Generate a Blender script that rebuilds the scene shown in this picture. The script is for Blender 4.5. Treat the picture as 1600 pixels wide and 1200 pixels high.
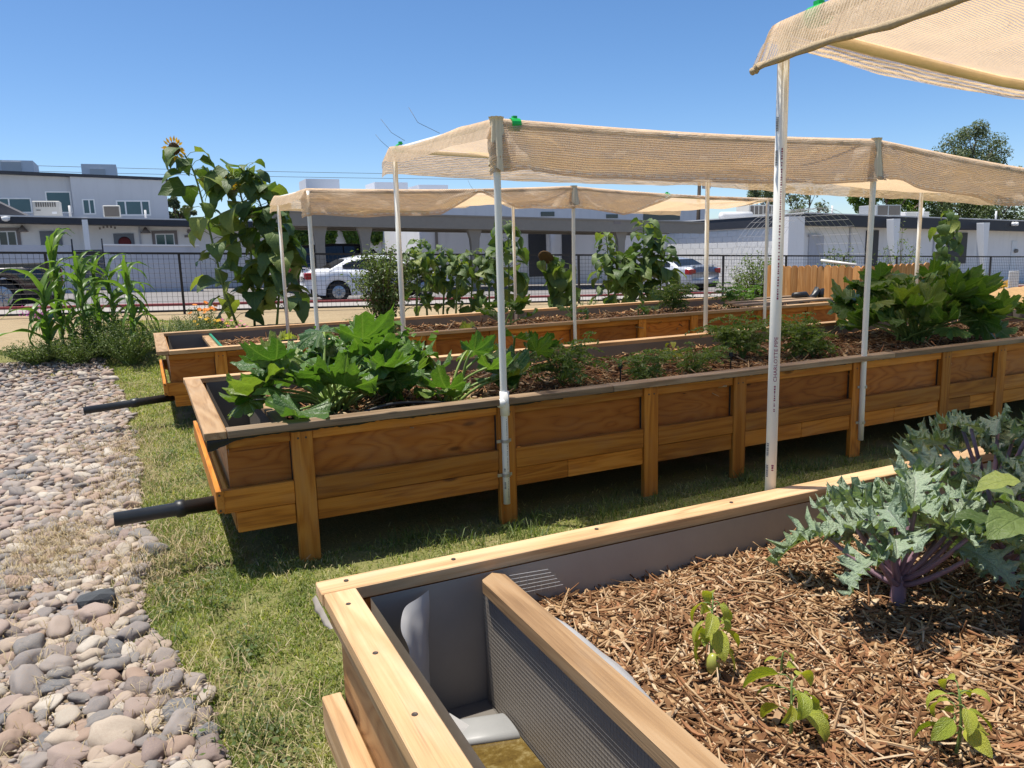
import bpy, bmesh, math, random
import numpy as np
from mathutils import Vector, Matrix, noise as mnoise

for o in list(bpy.data.objects): bpy.data.objects.remove(o)
scene = bpy.context.scene
C = scene.collection
PI = math.pi
R_ = math.radians

# ------------------------------------------------------------------ camera
CAM_H = 1.6
AX_X = Vector((0.90306417, -0.09794773, 0.41818818))   # bed direction in camera axes (right, down, forward)
AX_Y = Vector((-0.42861916, -0.14299253, 0.89209795))
AX_Z = Vector((-0.02758118, -0.98486516, -0.1711137))
cam_d = bpy.data.cameras.new('camera')
cam = bpy.data.objects.new('camera', cam_d); C.objects.link(cam)
cam_d.sensor_width = 36.0
cam_d.lens = 36.0 * 1204 / 1600
cam_d.clip_start = 0.05; cam_d.clip_end = 3000
right = Vector((AX_X[0], AX_Y[0], AX_Z[0])); down = Vector((AX_X[1], AX_Y[1], AX_Z[1])); fwd = Vector((AX_X[2], AX_Y[2], AX_Z[2]))
m = Matrix((right, -down, -fwd)).transposed().to_4x4()
m.translation = (0, 0, CAM_H)
cam.matrix_world = m
scene.camera = cam

# ------------------------------------------------------------------ sky, sun, exposure
SUN = Vector((-0.20, 0.15, 1.0)).normalized()
elev = math.asin(SUN.z); azim = math.atan2(SUN.x, SUN.y)
w = bpy.data.worlds.new('World'); scene.world = w; w.use_nodes = True
wn = w.node_tree.nodes; wl = w.node_tree.links
sky = wn.new('ShaderNodeTexSky'); sky.sky_type = 'NISHITA'; sky.sun_disc = False
sky.sun_elevation = elev; sky.sun_rotation = azim
sky.altitude = 400; sky.air_density = 0.72; sky.dust_density = 0.9; sky.ozone_density = 1.8
hs = wn.new('ShaderNodeHueSaturation'); hs.inputs['Saturation'].default_value = 1.22
wl.new(sky.outputs[0], hs.inputs['Color']); wl.new(hs.outputs[0], wn['Background'].inputs[0]); wn['Background'].inputs[1].default_value = 0.124
sd = bpy.data.lights.new('sun', 'SUN'); sd.energy = 5.0; sd.angle = R_(0.5); sd.color = (1.0, 0.95, 0.86)
so = bpy.data.objects.new('sun', sd); C.objects.link(so)
so.rotation_euler = (-SUN).to_track_quat('-Z', 'Y').to_euler()
so.location = SUN * 60
scene.view_settings.view_transform = 'Standard'; scene.view_settings.look = 'None'
scene.view_settings.exposure = 0.47; scene.view_settings.gamma = 1.0; scene.view_settings.use_curve_mapping = False
scene.render.engine = 'CYCLES'

# ------------------------------------------------------------------ survey helpers: photo point -> place on a known plane
def ray(x, y):
    c = Vector((x - 800, y - 600, 1204))
    return Vector((AX_X.dot(c), AX_Y.dot(c), AX_Z.dot(c)))
def G(x, y, z=0.0):
    d = ray(x, y); k = (z - CAM_H) / d.z
    return Vector((d.x * k, d.y * k, z))
def at(x, y, Y):
    d = ray(x, y); k = Y / d.y
    return Vector((d.x * k, Y, CAM_H + d.z * k))
def atx(x, y, X):
    d = ray(x, y); k = X / d.x
    return Vector((X, d.y * k, CAM_H + d.z * k))
def sst(a, b, x):
    t = min(1, max(0, (x - a) / (b - a))); return t * t * (3 - 2 * t)
def tilt(X): return 0.47 - 0.031 * min(70, max(-30, X))
def terrain(X, Y):
    z = sst(10.3, 14.5, Y) * tilt(X)
    return z
def nz(x, y=0, z=0): return mnoise.noise(Vector((x, y, z)))
def lerp(a, b, t): return a + (b - a) * t
def tab(tb, x):
    if x <= tb[0][0]: return tb[0][1]
    for (a, va), (b, vb) in zip(tb, tb[1:]):
        if x <= b: return lerp(va, vb, (x - a) / (b - a))
    return tb[-1][1]

# ------------------------------------------------------------------ node material helpers
def newmat(name):
    mt = bpy.data.materials.new(name); mt.use_nodes = True
    nt = mt.node_tree; nt.nodes.clear()
    out = nt.nodes.new('ShaderNodeOutputMaterial')
    return mt, nt, out
class NB:
    def __init__(s, nt): s.nt = nt
    def n(s, t, **k):
        nd = s.nt.nodes.new(t)
        for a, v in k.items():
            if a.startswith('i_'):
                key = a[2:]; key = int(key) if key.isdigit() else key.replace('_', ' ')
                if isinstance(v, bpy.types.NodeSocket): s.nt.links.new(v, nd.inputs[key])
                else: nd.inputs[key].default_value = v
            else: setattr(nd, a, v)
        return nd
    def math(s, op, a, b=0.0, c=None, clamp=False):
        nd = s.nt.nodes.new('ShaderNodeMath'); nd.operation = op; nd.use_clamp = clamp
        for i, v in enumerate((a, b) if c is None else (a, b, c)):
            if isinstance(v, bpy.types.NodeSocket): s.nt.links.new(v, nd.inputs[i])
            else: nd.inputs[i].default_value = v
        return nd.outputs[0]
    def ramp(s, fac, stops, interp='LINEAR'):
        nd = s.nt.nodes.new('ShaderNodeValToRGB'); cr = nd.color_ramp; cr.interpolation = interp
        while len(cr.elements) < len(stops): cr.elements.new(0.5)
        for e, (p, c) in zip(cr.elements, stops):
            e.position = p; e.color = (*c, 1) if len(c) == 3 else c
        s.nt.links.new(fac, nd.inputs[0]); return nd.outputs[0]
    def mix(s, fac, a, b, blend='MIX'):
        nd = s.nt.nodes.new('ShaderNodeMix'); nd.data_type = 'RGBA'; nd.blend_type = blend
        for key, v in ((0, fac), (6, a), (7, b)):
            if isinstance(v, bpy.types.NodeSocket): s.nt.links.new(v, nd.inputs[key])
            else: nd.inputs[key].default_value = ((*v, 1) if (key and len(v) == 3) else v)
        return nd.outputs[2]
    def obj(s): return s.n('ShaderNodeTexCoord').outputs['Object']
    def mapping(s, vec, scale, loc=(0, 0, 0)):
        nd = s.n('ShaderNodeMapping'); s.nt.links.new(vec, nd.inputs[0])
        nd.inputs['Scale'].default_value = scale
        if isinstance(loc, bpy.types.NodeSocket): s.nt.links.new(loc, nd.inputs['Location'])
        else: nd.inputs['Location'].default_value = loc
        return nd.outputs[0]
    def noise(s, vec, scale, detail=4, rough=0.5, dist=0.0):
        nd = s.n('ShaderNodeTexNoise'); s.nt.links.new(vec, nd.inputs['Vector'])
        nd.inputs['Scale'].default_value = scale; nd.inputs['Detail'].default_value = detail
        nd.inputs['Roughness'].default_value = rough; nd.inputs['Distortion'].default_value = dist
        return nd.outputs['Fac']
    def bump(s, h, strength=0.3, dist=0.01):
        nd = s.n('ShaderNodeBump'); s.nt.links.new(h, nd.inputs['Height'])
        nd.inputs['Strength'].default_value = strength; nd.inputs['Distance'].default_value = dist
        return nd.outputs[0]
    def pbsdf(s, col, rough=0.6, normal=None, spec=0.4, metal=0.0, **k):
        nd = s.n('ShaderNodeBsdfPrincipled')
        for key, v in (('Base Color', col), ('Roughness', rough), ('Metallic', metal), ('Specular IOR Level', spec)):
            if isinstance(v, bpy.types.NodeSocket): s.nt.links.new(v, nd.inputs[key])
            else: nd.inputs[key].default_value = ((*v, 1) if key == 'Base Color' else v)
        if normal: s.nt.links.new(normal, nd.inputs['Normal'])
        for kk, v in k.items(): nd.inputs[kk.replace('_', ' ')].default_value = v
        return nd.outputs[0]
    def out(s, sh, out): s.nt.links.new(sh, out.inputs['Surface'])

MAT = {}
def flat(name, col, rough=0.6, spec=0.4, metal=0.0, var=0.12, scale=6.0, bump=0.0, streak=0.0, **k):
    mt, nt, out = newmat(name); b = NB(nt)
    v = b.obj(); nn = b.noise(v, scale, 5, 0.6)
    f = b.math('MULTIPLY_ADD', nn, 2 * var, 1 - var)
    c = b.mix(1.0, col, f, 'MULTIPLY')
    if streak:
        sn = b.noise(b.mapping(v, (2.2, 2.2, .25)), 1.0, 5, 0.7); c = b.mix(b.math('MULTIPLY', b.ramp(sn, [(0.5, (0, 0, 0)), (0.72, (1, 1, 1))]), streak), c, tuple(q * .62 for q in col))
    rr = b.math('MULTIPLY_ADD', nn, 0.2, rough - 0.1)
    nrm = b.bump(b.noise(v, scale * 12, 4), bump, 0.01) if bump else None
    b.out(b.pbsdf(c, rr, nrm, spec, metal, **k), out)
    MAT[name] = mt; return mt

def wood(name, dark, mid, light, axis=0, ply=False, wear=0.0, freq=1.0):
    mt, nt, out = newmat(name); b = NB(nt)
    oi = b.n('ShaderNodeObjectInfo')
    off = b.n('ShaderNodeCombineXYZ'); r37 = b.math('MULTIPLY', oi.outputs['Random'], 37.0)
    for i in range(3): nt.links.new(r37, off.inputs[i])
    sc = [9.0 * freq] * 3; sc[axis] = 0.8 * freq
    if ply:
        sc = [5.0] * 3; sc[axis] = 1.5
    vec = b.mapping(b.obj(), sc, off.outputs[0])
    big = b.noise(vec, 1.0, 2.0 if ply else 3, 0.45, 0.25 if ply else 0.6)
    wav = b.math('SINE', b.math('MULTIPLY', big, 75.0 if ply else 34.0))
    rings = b.math('MULTIPLY_ADD', wav, 0.5, 0.5)
    if ply: rings = b.math('POWER', rings, 0.6)
    sf = [190.0] * 3; sf[axis] = 5.0
    fib = b.noise(b.mapping(b.obj(), sf, off.outputs[0]), 1.0, 3, 0.6)
    tone = b.math('ADD', b.math('MULTIPLY', rings, 0.40 if ply else 0.34), b.math('MULTIPLY', fib, 0.5 if ply else 0.55))
    sb = [3.0] * 3; sb[axis] = 0.9
    blotch = b.noise(b.mapping(b.obj(), sb, off.outputs[0]), 1.0, 3, 0.6)
    tone = b.math('ADD', tone, b.math('MULTIPLY_ADD', blotch, 0.5, -0.18))
    col = b.ramp(tone, [(0.05, dark), (0.42, mid), (0.85, light)])
    # knots
    sk = [7.0] * 3; sk[axis] = 2.3
    vo = b.n('ShaderNodeTexVoronoi'); nt.links.new(b.mapping(b.obj(), sk, off.outputs[0]), vo.inputs['Vector']); vo.inputs['Scale'].default_value = 1.0
    kn = b.ramp(vo.outputs['Distance'], [(0.06, (1, 1, 1)), (0.13, (0, 0, 0))])
    keep = b.math('GREATER_THAN', b.n('ShaderNodeSeparateColor', i_0=vo.outputs['Color']).outputs[0], 0.5)
    kf = b.math('MULTIPLY', b.math('MULTIPLY', kn, keep), 0.75)
    col = b.mix(kf, col, tuple(x * 0.45 for x in dark))
    # weathering stain
    st = b.noise(b.obj(), 2.3, 5, 0.65)
    sfac = b.ramp(st, [(0.52, (0, 0, 0)), (0.75, (1, 1, 1))])
    col = b.mix(b.math('MULTIPLY', sfac, 0.35 + wear), col, tuple(x * 0.75 + 0.02 for x in mid))
    sk2 = [70.0] * 3; sk2[axis] = 1.1
    crack = b.ramp(b.noise(b.mapping(b.obj(), sk2, off.outputs[0]), 1.0, 2, 0.5), [(0.66, (0, 0, 0)), (0.72, (1, 1, 1))])
    patch = b.ramp(b.noise(b.obj(), 3.7, 2), [(0.45, (0, 0, 0)), (0.6, (1, 1, 1))])
    col = b.mix(b.math('MULTIPLY', b.math('MULTIPLY', crack, patch), 0.55), col, tuple(x * 0.5 for x in dark))
    grey = b.ramp(b.noise(b.mapping(b.obj(), sb, off.outputs[0]), 2.0, 4, 0.7), [(0.5, (0, 0, 0)), (0.8, (1, 1, 1))])
    gm = sum(mid) / 3
    col = b.mix(b.math('MULTIPLY', grey, 0.25 + wear), col, (gm * 1.0, gm * 0.88, gm * 0.72))
    pv = b.math('MULTIPLY_ADD', oi.outputs['Random'], 0.55, 0.68)
    col = b.mix(1.0, col, pv, 'MULTIPLY')
    h = b.math('ADD', fib, b.math('MULTIPLY', rings, 0.5))
    b.out(b.pbsdf(col, b.math('MULTIPLY_ADD', fib, 0.25, 0.5), b.bump(h, 0.35, 0.003), 0.3), out)
    MAT[name] = mt; return mt
stain = ((0.16, 0.045, 0.005), (0.45, 0.158, 0.016), (0.58, 0.245, 0.038))
pale = ((0.21, 0.11, 0.045), (0.46, 0.28, 0.135), (0.585, 0.395, 0.22))
for i, a in enumerate('xyz'):
    wood('wood_' + a, *stain, axis=i)
    wood('cap_' + a, *pale, axis=i, wear=0.1)
wood('ply_x', (0.15, 0.038, 0.005), (0.385, 0.12, 0.014), (0.47, 0.17, 0.027), axis=0, ply=True)
wood('ply_y', (0.20, 0.09, 0.03), (0.38, 0.19, 0.07), (0.48, 0.27, 0.11), axis=1, ply=True)
wood('greycap_x', (0.10, 0.062, 0.035), (0.25, 0.165, 0.095), (0.39, 0.28, 0.175), axis=0, wear=0.2)
wood('cedar', (0.29, 0.11, 0.03), (0.53, 0.24, 0.075), (0.65, 0.34, 0.13), axis=2, freq=0.8)

# ------------------------------------------------------------------ mesh helpers
class MB:
    def __init__(s): s.v = []; s.f = []; s.uv = None
    def add(s, vs, fs):
        k = len(s.v); s.v += [tuple(p) for p in vs]; s.f += [tuple(i + k for i in f) for f in fs]
    def box(s, a, b, ch=0.0):
        (x0, y0, z0), (x1, y1, z1) = a, b
        if x0 > x1: x0, x1 = x1, x0
        if y0 > y1: y0, y1 = y1, y0
        if z0 > z1: z0, z1 = z1, z0
        if not ch:
            s.add([(x0, y0, z0), (x1, y0, z0), (x1, y1, z0), (x0, y1, z0), (x0, y0, z1), (x1, y0, z1), (x1, y1, z1), (x0, y1, z1)],
                  [(0, 3, 2, 1), (4, 5, 6, 7), (0, 1, 5, 4), (1, 2, 6, 5), (2, 3, 7, 6), (3, 0, 4, 7)]); return s
        bm = bmesh.new(); vs = [bm.verts.new(p) for p in [(x0, y0, z0), (x1, y0, z0), (x1, y1, z0), (x0, y1, z0), (x0, y0, z1), (x1, y0, z1), (x1, y1, z1), (x0, y1, z1)]]
        for f in [(0, 3, 2, 1), (4, 5, 6, 7), (0, 1, 5, 4), (1, 2, 6, 5), (2, 3, 7, 6), (3, 0, 4, 7)]: bm.faces.new([vs[i] for i in f])
        bmesh.ops.bevel(bm, geom=bm.edges[:], offset=ch, segments=1, affect='EDGES')
        bm.verts.index_update()
        s.add([v.co[:] for v in bm.verts], [[v.index for v in f.verts] for f in bm.faces]); bm.free(); return s
    def tube(s, pts, r, n=8, cap=True):
        pts = [Vector(p) for p in pts]; rr = r if isinstance(r, (list, tuple)) else [r] * len(pts)
        k0 = len(s.v); ref = None
        for i, p in enumerate(pts):
            t = (pts[min(i + 1, len(pts) - 1)] - pts[max(i - 1, 0)]).normalized()
            if ref is None:
                ref = Vector((0, 0, 1)) if abs(t.z) < 0.9 else Vector((1, 0, 0))
            a = t.cross(ref); a.normalize(); bb = a.cross(t); bb.normalize(); ref = bb
            for j in range(n):
                th = 2 * PI * j / n
                s.v.append(tuple(p + (a * math.cos(th) + bb * math.sin(th)) * rr[i]))
        for i in range(len(pts) - 1):
            for j in range(n):
                q = k0 + i * n; s.f.append((q + j, q + (j + 1) % n, q + n + (j + 1) % n, q + n + j))
        if cap:
            s.f.append(tuple(k0 + j for j in reversed(range(n)))); q = k0 + (len(pts) - 1) * n
            s.f.append(tuple(q + j for j in range(n)))
        return s
    def lathe(s, prof, c=(0, 0, 0), n=16, axis='z'):
        k0 = len(s.v)
        for (r, z) in prof:
            for j in range(n):
                t = 2 * PI * j / n; p = (r * math.cos(t), r * math.sin(t), z)
                if axis == 'y': p = (p[0], p[2], p[1])
                if axis == 'x': p = (p[2], p[0], p[1])
                s.v.append((p[0] + c[0], p[1] + c[1], p[2] + c[2]))
        for i in range(len(prof) - 1):
            for j in range(n):
                q = k0 + i * n; s.f.append((q + j, q + (j + 1) % n, q + n + (j + 1) % n, q + n + j))
        s.f.append(tuple(k0 + j for j in reversed(range(n)))); q = k0 + (len(prof) - 1) * n; s.f.append(tuple(q + j for j in range(n)))
        return s
    def mesh(s, name, mat, smooth=False, off=None):
        me = bpy.data.meshes.new(name)
        vs = s.v if off is None else [(p[0] - off[0], p[1] - off[1], p[2] - off[2]) for p in s.v]
        me.from_pydata(vs, [], s.f); me.materials.append(MAT[mat] if isinstance(mat, str) else mat)
        if smooth: me.polygons.foreach_set('use_smooth', [True] * len(me.polygons))
        if s.uv is not None:
            ul = me.uv_layers.new(name='UVMap')
            li = np.empty(len(me.loops), dtype=np.int32); me.loops.foreach_get('vertex_index', li)
            ul.data.foreach_set('uv', np.asarray(s.uv, dtype=np.float32)[li].ravel())
        me.update(); return me
    def build(s, name, mat, parent=None, smooth=False, label=None, kind=None):
        off = None
        if parent is not None:
            off = Vector(parent.location)
            if parent.parent: off = off + Vector(parent.parent.location)
        o = bpy.data.objects.new(name, s.mesh(name, mat, smooth, off)); C.objects.link(o)
        if parent is not None: o.parent = parent
        if label: o['label'] = label
        if kind: o['kind'] = kind
        return o
def npmesh(name, V, F, mat, smooth=False):
    V = np.asarray(V, dtype=np.float32); F = np.asarray(F, dtype=np.int32); k = F.shape[1]
    me = bpy.data.meshes.new(name)
    me.vertices.add(len(V)); me.vertices.foreach_set('co', V.ravel())
    me.loops.add(F.size); me.loops.foreach_set('vertex_index', F.ravel())
    me.polygons.add(len(F)); me.polygons.foreach_set('loop_start', np.arange(0, F.size, k, dtype=np.int32))
    me.polygons.foreach_set('loop_total', np.full(len(F), k, dtype=np.int32))
    if smooth: me.polygons.foreach_set('use_smooth', np.ones(len(F), dtype=bool))
    me.materials.append(MAT[mat] if isinstance(mat, str) else mat); me.update(calc_edges=True); return me
def thing(name, label, cat, loc=(0, 0, 0), rz=0.0, group=None):
    o = bpy.data.objects.new(name, None); C.objects.link(o); o.location = loc; o.rotation_euler = (0, 0, rz)
    o.empty_display_size = 0.1
    o['label'] = label; o['category'] = cat
    if group: o['group'] = group
    return o
def tag(o, label, cat, group=None):
    o['label'] = label; o['category'] = cat
    if group: o['group'] = group
    return o
def struct(o, label=None):
    o['kind'] = 'structure'
    if label: o['label'] = label
    return o
def inst(name, me, parent, mtx):
    o = bpy.data.objects.new(name, me); C.objects.link(o)
    if parent is not None: o.parent = parent
    o.matrix_basis = mtx; return o
# ------------------------------------------------------------------ surface materials
def mk_ground():
    mt, nt, out = newmat('ground'); b = NB(nt); v = b.obj()
    n1 = b.noise(v, 0.9, 5, 0.6); n2 = b.noise(v, 14, 6, 0.65); n3 = b.noise(v, 90, 4, 0.7)
    soil = b.ramp(n2, [(0.25, (0.14, 0.095, 0.055)), (0.6, (0.30, 0.22, 0.135)), (0.85, (0.43, 0.34, 0.22))])
    grs = b.ramp(n3, [(0.25, (0.09, 0.10, 0.03)), (0.6, (0.22, 0.21, 0.08)), (0.85, (0.42, 0.36, 0.18))])
    sep = b.n('ShaderNodeSeparateXYZ'); nt.links.new(v, sep.inputs[0])
    far = b.math('SMOOTH_MIN', 1.0, b.math('MAXIMUM', b.math('MULTIPLY_ADD', sep.outputs[1], 0.5, -6.3), 0.0), 0.1)
    f = b.math('ADD', b.math('MULTIPLY', n1, 1.0), b.math('MULTIPLY', far, 0.75))
    fac = b.ramp(f, [(0.55, (0, 0, 0)), (0.75, (1, 1, 1))])
    dry = b.mix(n1, soil, (0.42, 0.33, 0.20))
    col = b.mix(fac, grs, dry)
    b.out(b.pbsdf(col, 0.95, b.bump(b.math('ADD', n2, n3), 0.6, 0.02), 0.1), out); MAT['ground'] = mt
mk_ground()
def mk_asphalt():
    mt, nt, out = newmat('asphalt'); b = NB(nt); v = b.obj()
    n1 = b.noise(v, 0.35, 4, 0.6); n3 = b.noise(v, 60, 3, 0.7)
    col = b.mix(n1, (0.15, 0.14, 0.135), (0.26, 0.24, 0.23)); col = b.mix(0.5, col, b.ramp(n3, [(0.3, (0.08, 0.08, 0.08)), (0.7, (0.34, 0.32, 0.31))]))
    b.out(b.pbsdf(col, 0.9, b.bump(n3, 0.3, 0.01), 0.2), out); MAT['asphalt'] = mt
mk_asphalt()
def ramp_random(name, stops, per='OBJECT', rough=0.7, nscale=30, bump=0.3, spec=0.35, vein=None, mixn=0.35, axis_s=None):
    mt, nt, out = newmat(name); b = NB(nt); v = b.obj()
    rnd = b.n('ShaderNodeObjectInfo').outputs['Random'] if per == 'OBJECT' else b.n('ShaderNodeNewGeometry').outputs['Random Per Island']
    col = b.ramp(rnd, stops, 'CONSTANT')
    n1 = b.noise(v, nscale, 5, 0.65)
    f = b.math('MULTIPLY_ADD', n1, 2 * mixn, 1 - mixn)
    col = b.mix(1.0, col, f, 'MULTIPLY')
    if name.startswith('rock'):
        dust = b.ramp(b.noise(v, 7.0, 5, 0.7), [(0.42, (0, 0, 0)), (0.7, (1, 1, 1))])
        col = b.mix(b.math('MULTIPLY', dust, 0.45), col, (0.35, 0.265, 0.20))
    b.out(b.pbsdf(col, rough, b.bump(n1, bump, 0.004), spec), out); MAT[name] = mt
rock_cols = [(0.30, 0.235, 0.20), (0.20, 0.19, 0.18), (0.38, 0.30, 0.235), (0.27, 0.235, 0.21), (0.39, 0.34, 0.275), (0.24, 0.185, 0.165), (0.15, 0.155, 0.16), (0.34, 0.265, 0.225),
             (0.28, 0.25, 0.23), (0.44, 0.365, 0.285), (0.22, 0.20, 0.19), (0.32, 0.23, 0.175), (0.29, 0.255, 0.23), (0.36, 0.29, 0.24), (0.18, 0.15, 0.135), (0.48, 0.43, 0.36)]
rs = [(i / 16, c) for i, c in enumerate(rock_cols)]
ramp_random('rock', rs, 'OBJECT', 0.85, 45, 0.6, 0.2)
ramp_random('rock_island', rs, 'ISLAND', 0.85, 45, 0.6, 0.2)
chip_cols = [tuple(c * k for c, k in zip(q, (0.73, 0.67, 0.62))) for q in [(0.33, 0.19, 0.09), (0.52, 0.36, 0.20), (0.20, 0.105, 0.05), (0.62, 0.47, 0.29), (0.25, 0.14, 0.07), (0.44, 0.28, 0.15), (0.70, 0.57, 0.40), (0.15, 0.08, 0.04),
             (0.38, 0.24, 0.13), (0.56, 0.42, 0.26), (0.28, 0.15, 0.075), (0.47, 0.33, 0.20), (0.23, 0.13, 0.065), (0.40, 0.21, 0.11)]]
cs = [(i / 14, c) for i, c in enumerate(chip_cols)]
ramp_random('chip', cs, 'OBJECT', 0.85, 60, 0.4, 0.15)
ramp_random('chip_island', cs, 'ISLAND', 0.85, 60, 0.4, 0.15)
grass_cols = [(0.11, 0.165, 0.025), (0.19, 0.235, 0.042), (0.29, 0.30, 0.085), (0.08, 0.125, 0.018), (0.46, 0.40, 0.20), (0.145, 0.205, 0.032), (0.23, 0.26, 0.055), (0.52, 0.45, 0.25), (0.12, 0.18, 0.025), (0.33, 0.33, 0.11)]
def leafmat(name, cols, trans=0.35, rough=0.45, per='ISLAND', tint=(1.5, 1.7, 0.55), nscale=9, bump=0.15, spec=0.4, veins=None):
    mt, nt, out = newmat(name); b = NB(nt)
    if per == 'ISLAND': rnd = b.n('ShaderNodeNewGeometry').outputs['Random Per Island']
    else: rnd = b.n('ShaderNodeObjectInfo').outputs['Random']
    col = b.ramp(rnd, [(i / max(1, len(cols) - 1), c) for i, c in enumerate(cols)])
    v = b.obj(); n1 = b.noise(v, nscale, 4, 0.6)
    col = b.mix(1.0, col, b.math('MULTIPLY_ADD', n1, 0.7, 0.65), 'MULTIPLY')
    h = n1
    if name == 'grass':
        big = b.noise(v, 2.4, 4, 0.6)
        col = b.mix(b.ramp(big, [(0.53, (0, 0, 0)), (0.70, (0.6, 0.6, 0.6))]), col, (0.47, 0.39, 0.20))
        col = b.mix(b.ramp(b.noise(b.mapping(v, (1, 1, 1), (7, 3, 0)), 3.1, 4, 0.6), [(0.50, (0, 0, 0)), (0.64, (0.7, 0.7, 0.7))]), col, (0.075, 0.13, 0.02))
    if veins:
        uv = b.n('ShaderNodeUVMap').outputs[0]; sp = b.n('ShaderNodeSeparateXYZ'); nt.links.new(uv, sp.inputs[0])
        if veins[0] == 'radial':
            u = b.math('MULTIPLY', sp.outputs[0], veins[1]); fr = b.math('ABSOLUTE', b.math('SUBTRACT', b.math('FRACT', u), 0.5))
            dd = b.math('MULTIPLY', fr, b.math('ADD', sp.outputs[1], 0.05))
            line = b.ramp(dd, [(0.0, (1, 1, 1)), (0.045, (0, 0, 0))])
            side = b.math('SINE', b.math('MULTIPLY_ADD', sp.outputs[1], 42.0, b.math('MULTIPLY', fr, -40.0)))
            line2 = b.ramp(side, [(0.82, (0, 0, 0)), (1.0, (0.5, 0.5, 0.5))])
            line = b.math('MAXIMUM', line, line2)
        else:
            a = b.math('ABSOLUTE', sp.outputs[0]); line = b.ramp(a, [(0.0, (1, 1, 1)), (veins[1], (0, 0, 0))])
            side = b.math('SINE', b.math('MULTIPLY_ADD', sp.outputs[1], veins[2], b.math('MULTIPLY', a, -veins[2] * 0.45)))
            line2 = b.ramp(side, [(0.8, (0, 0, 0)), (1.0, (0.45, 0.45, 0.45))])
            line = b.math('MAXIMUM', line, line2)
        col = b.mix(b.math('MULTIPLY', line, veins[3]), col, veins[4])
        h = b.math('SUBTRACT', n1, b.math('MULTIPLY', line, 0.6))
    nrm = b.bump(h, bump, 0.02)
    p = b.pbsdf(col, rough, nrm, spec)
    t = b.n('ShaderNodeBsdfTranslucent'); nt.links.new(b.mix(1.0, col, tint, 'MULTIPLY'), t.inputs[0]); nt.links.new(nrm, t.inputs['Normal'])
    mx = b.n('ShaderNodeMixShader'); mx.inputs[0].default_value = trans
    nt.links.new(p, mx.inputs[1]); nt.links.new(t.outputs[0], mx.inputs[2])
    b.out(mx.outputs[0], out); MAT[name] = mt
leafmat('grass', grass_cols, 0.35, 0.6, nscale=3)
leafmat('straw', [(0.40, 0.31, 0.16), (0.52, 0.42, 0.25), (0.30, 0.22, 0.11), (0.46, 0.39, 0.24)], 0.15, 0.75, tint=(1.1, 1, 0.7))
leafmat('squash_leaf', [(0.045, 0.105, 0.022), (0.075, 0.15, 0.03), (0.115, 0.205, 0.04), (0.06, 0.13, 0.03), (0.19, 0.245, 0.05)], 0.33, 0.38, 'OBJECT', nscale=14, bump=0.5, spec=0.5, veins=('radial', 5.0, 0, 0.55, (0.20, 0.28, 0.10)))
leafmat('kale_leaf', [(0.25, 0.33, 0.22), (0.33, 0.41, 0.29), (0.20, 0.28, 0.15)], 0.22, 0.42, 'OBJECT', tint=(1.3, 1.5, 0.4), nscale=25, bump=0.6, spec=0.5, veins=('mid', 0.10, 34.0, 0.6, (0.36, 0.38, 0.34)))
leafmat('sunflower_leaf', [(0.065, 0.11, 0.027), (0.13, 0.185, 0.055), (0.05, 0.085, 0.02), (0.09, 0.15, 0.04), (0.24, 0.27, 0.06)], 0.28, 0.5, 'OBJECT', nscale=12, bump=0.4, veins=('mid', 0.06, 20.0, 0.4, (0.16, 0.21, 0.07)))
leafmat('pepper_leaf', [(0.30, 0.37, 0.04), (0.42, 0.43, 0.06), (0.23, 0.33, 0.04)], 0.35, 0.35, 'OBJECT', tint=(1.4, 1.4, 0.3), nscale=30, bump=0.5, spec=0.5, veins=('mid', 0.06, 28.0, 0.4, (0.22, 0.27, 0.06)))
leafmat('corn_leaf', [(0.085, 0.165, 0.03), (0.13, 0.22, 0.045), (0.10, 0.17, 0.04)], 0.35, 0.4, 'OBJECT', nscale=10, bump=0.2, veins=('mid', 0.10, 0.0, 0.5, (0.30, 0.34, 0.16)))
leafmat('tomato_leaf', [(0.11, 0.18, 0.04), (0.17, 0.24, 0.065), (0.08, 0.14, 0.03), (0.20, 0.26, 0.10)], 0.35, 0.5)
leafmat('herb_leaf', [(0.06, 0.13, 0.02), (0.10, 0.20, 0.035), (0.05, 0.10, 0.018)], 0.4, 0.4)
leafmat('lettuce_leaf', [(0.30, 0.34, 0.06), (0.40, 0.42, 0.12), (0.24, 0.30, 0.05)], 0.4, 0.4)
leafmat('weed_leaf', [(0.05, 0.085, 0.018), (0.095, 0.14, 0.03), (0.14, 0.17, 0.05), (0.04, 0.07, 0.015)], 0.3, 0.55)
leafmat('sage_leaf', [(0.17, 0.21, 0.12), (0.24, 0.27, 0.16), (0.12, 0.16, 0.085)], 0.25, 0.65)
leafmat('shrub_leaf', [(0.08, 0.12, 0.03), (0.13, 0.17, 0.05), (0.06, 0.09, 0.022), (0.18, 0.22, 0.08)], 0.3, 0.42)
leafmat('citrus_leaf', [(0.10, 0.15, 0.03), (0.16, 0.21, 0.05), (0.08, 0.12, 0.025)], 0.35, 0.4)
leafmat('tree_leaf', [(0.055, 0.085, 0.025), (0.09, 0.125, 0.04), (0.04, 0.06, 0.018), (0.12, 0.15, 0.055)], 0.25, 0.55)
leafmat('olive_leaf', [(0.10, 0.13, 0.07), (0.15, 0.18, 0.10), (0.075, 0.10, 0.05)], 0.25, 0.55)
leafmat('ivy_leaf', [(0.05, 0.10, 0.012), (0.10, 0.18, 0.02), (0.17, 0.24, 0.03), (0.035, 0.065, 0.01)], 0.3, 0.45)
leafmat('petal_yellow', [(0.85, 0.48, 0.03), (0.9, 0.58, 0.06)], 0.35, 0.6, tint=(1, 0.9, 0.5))
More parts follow.
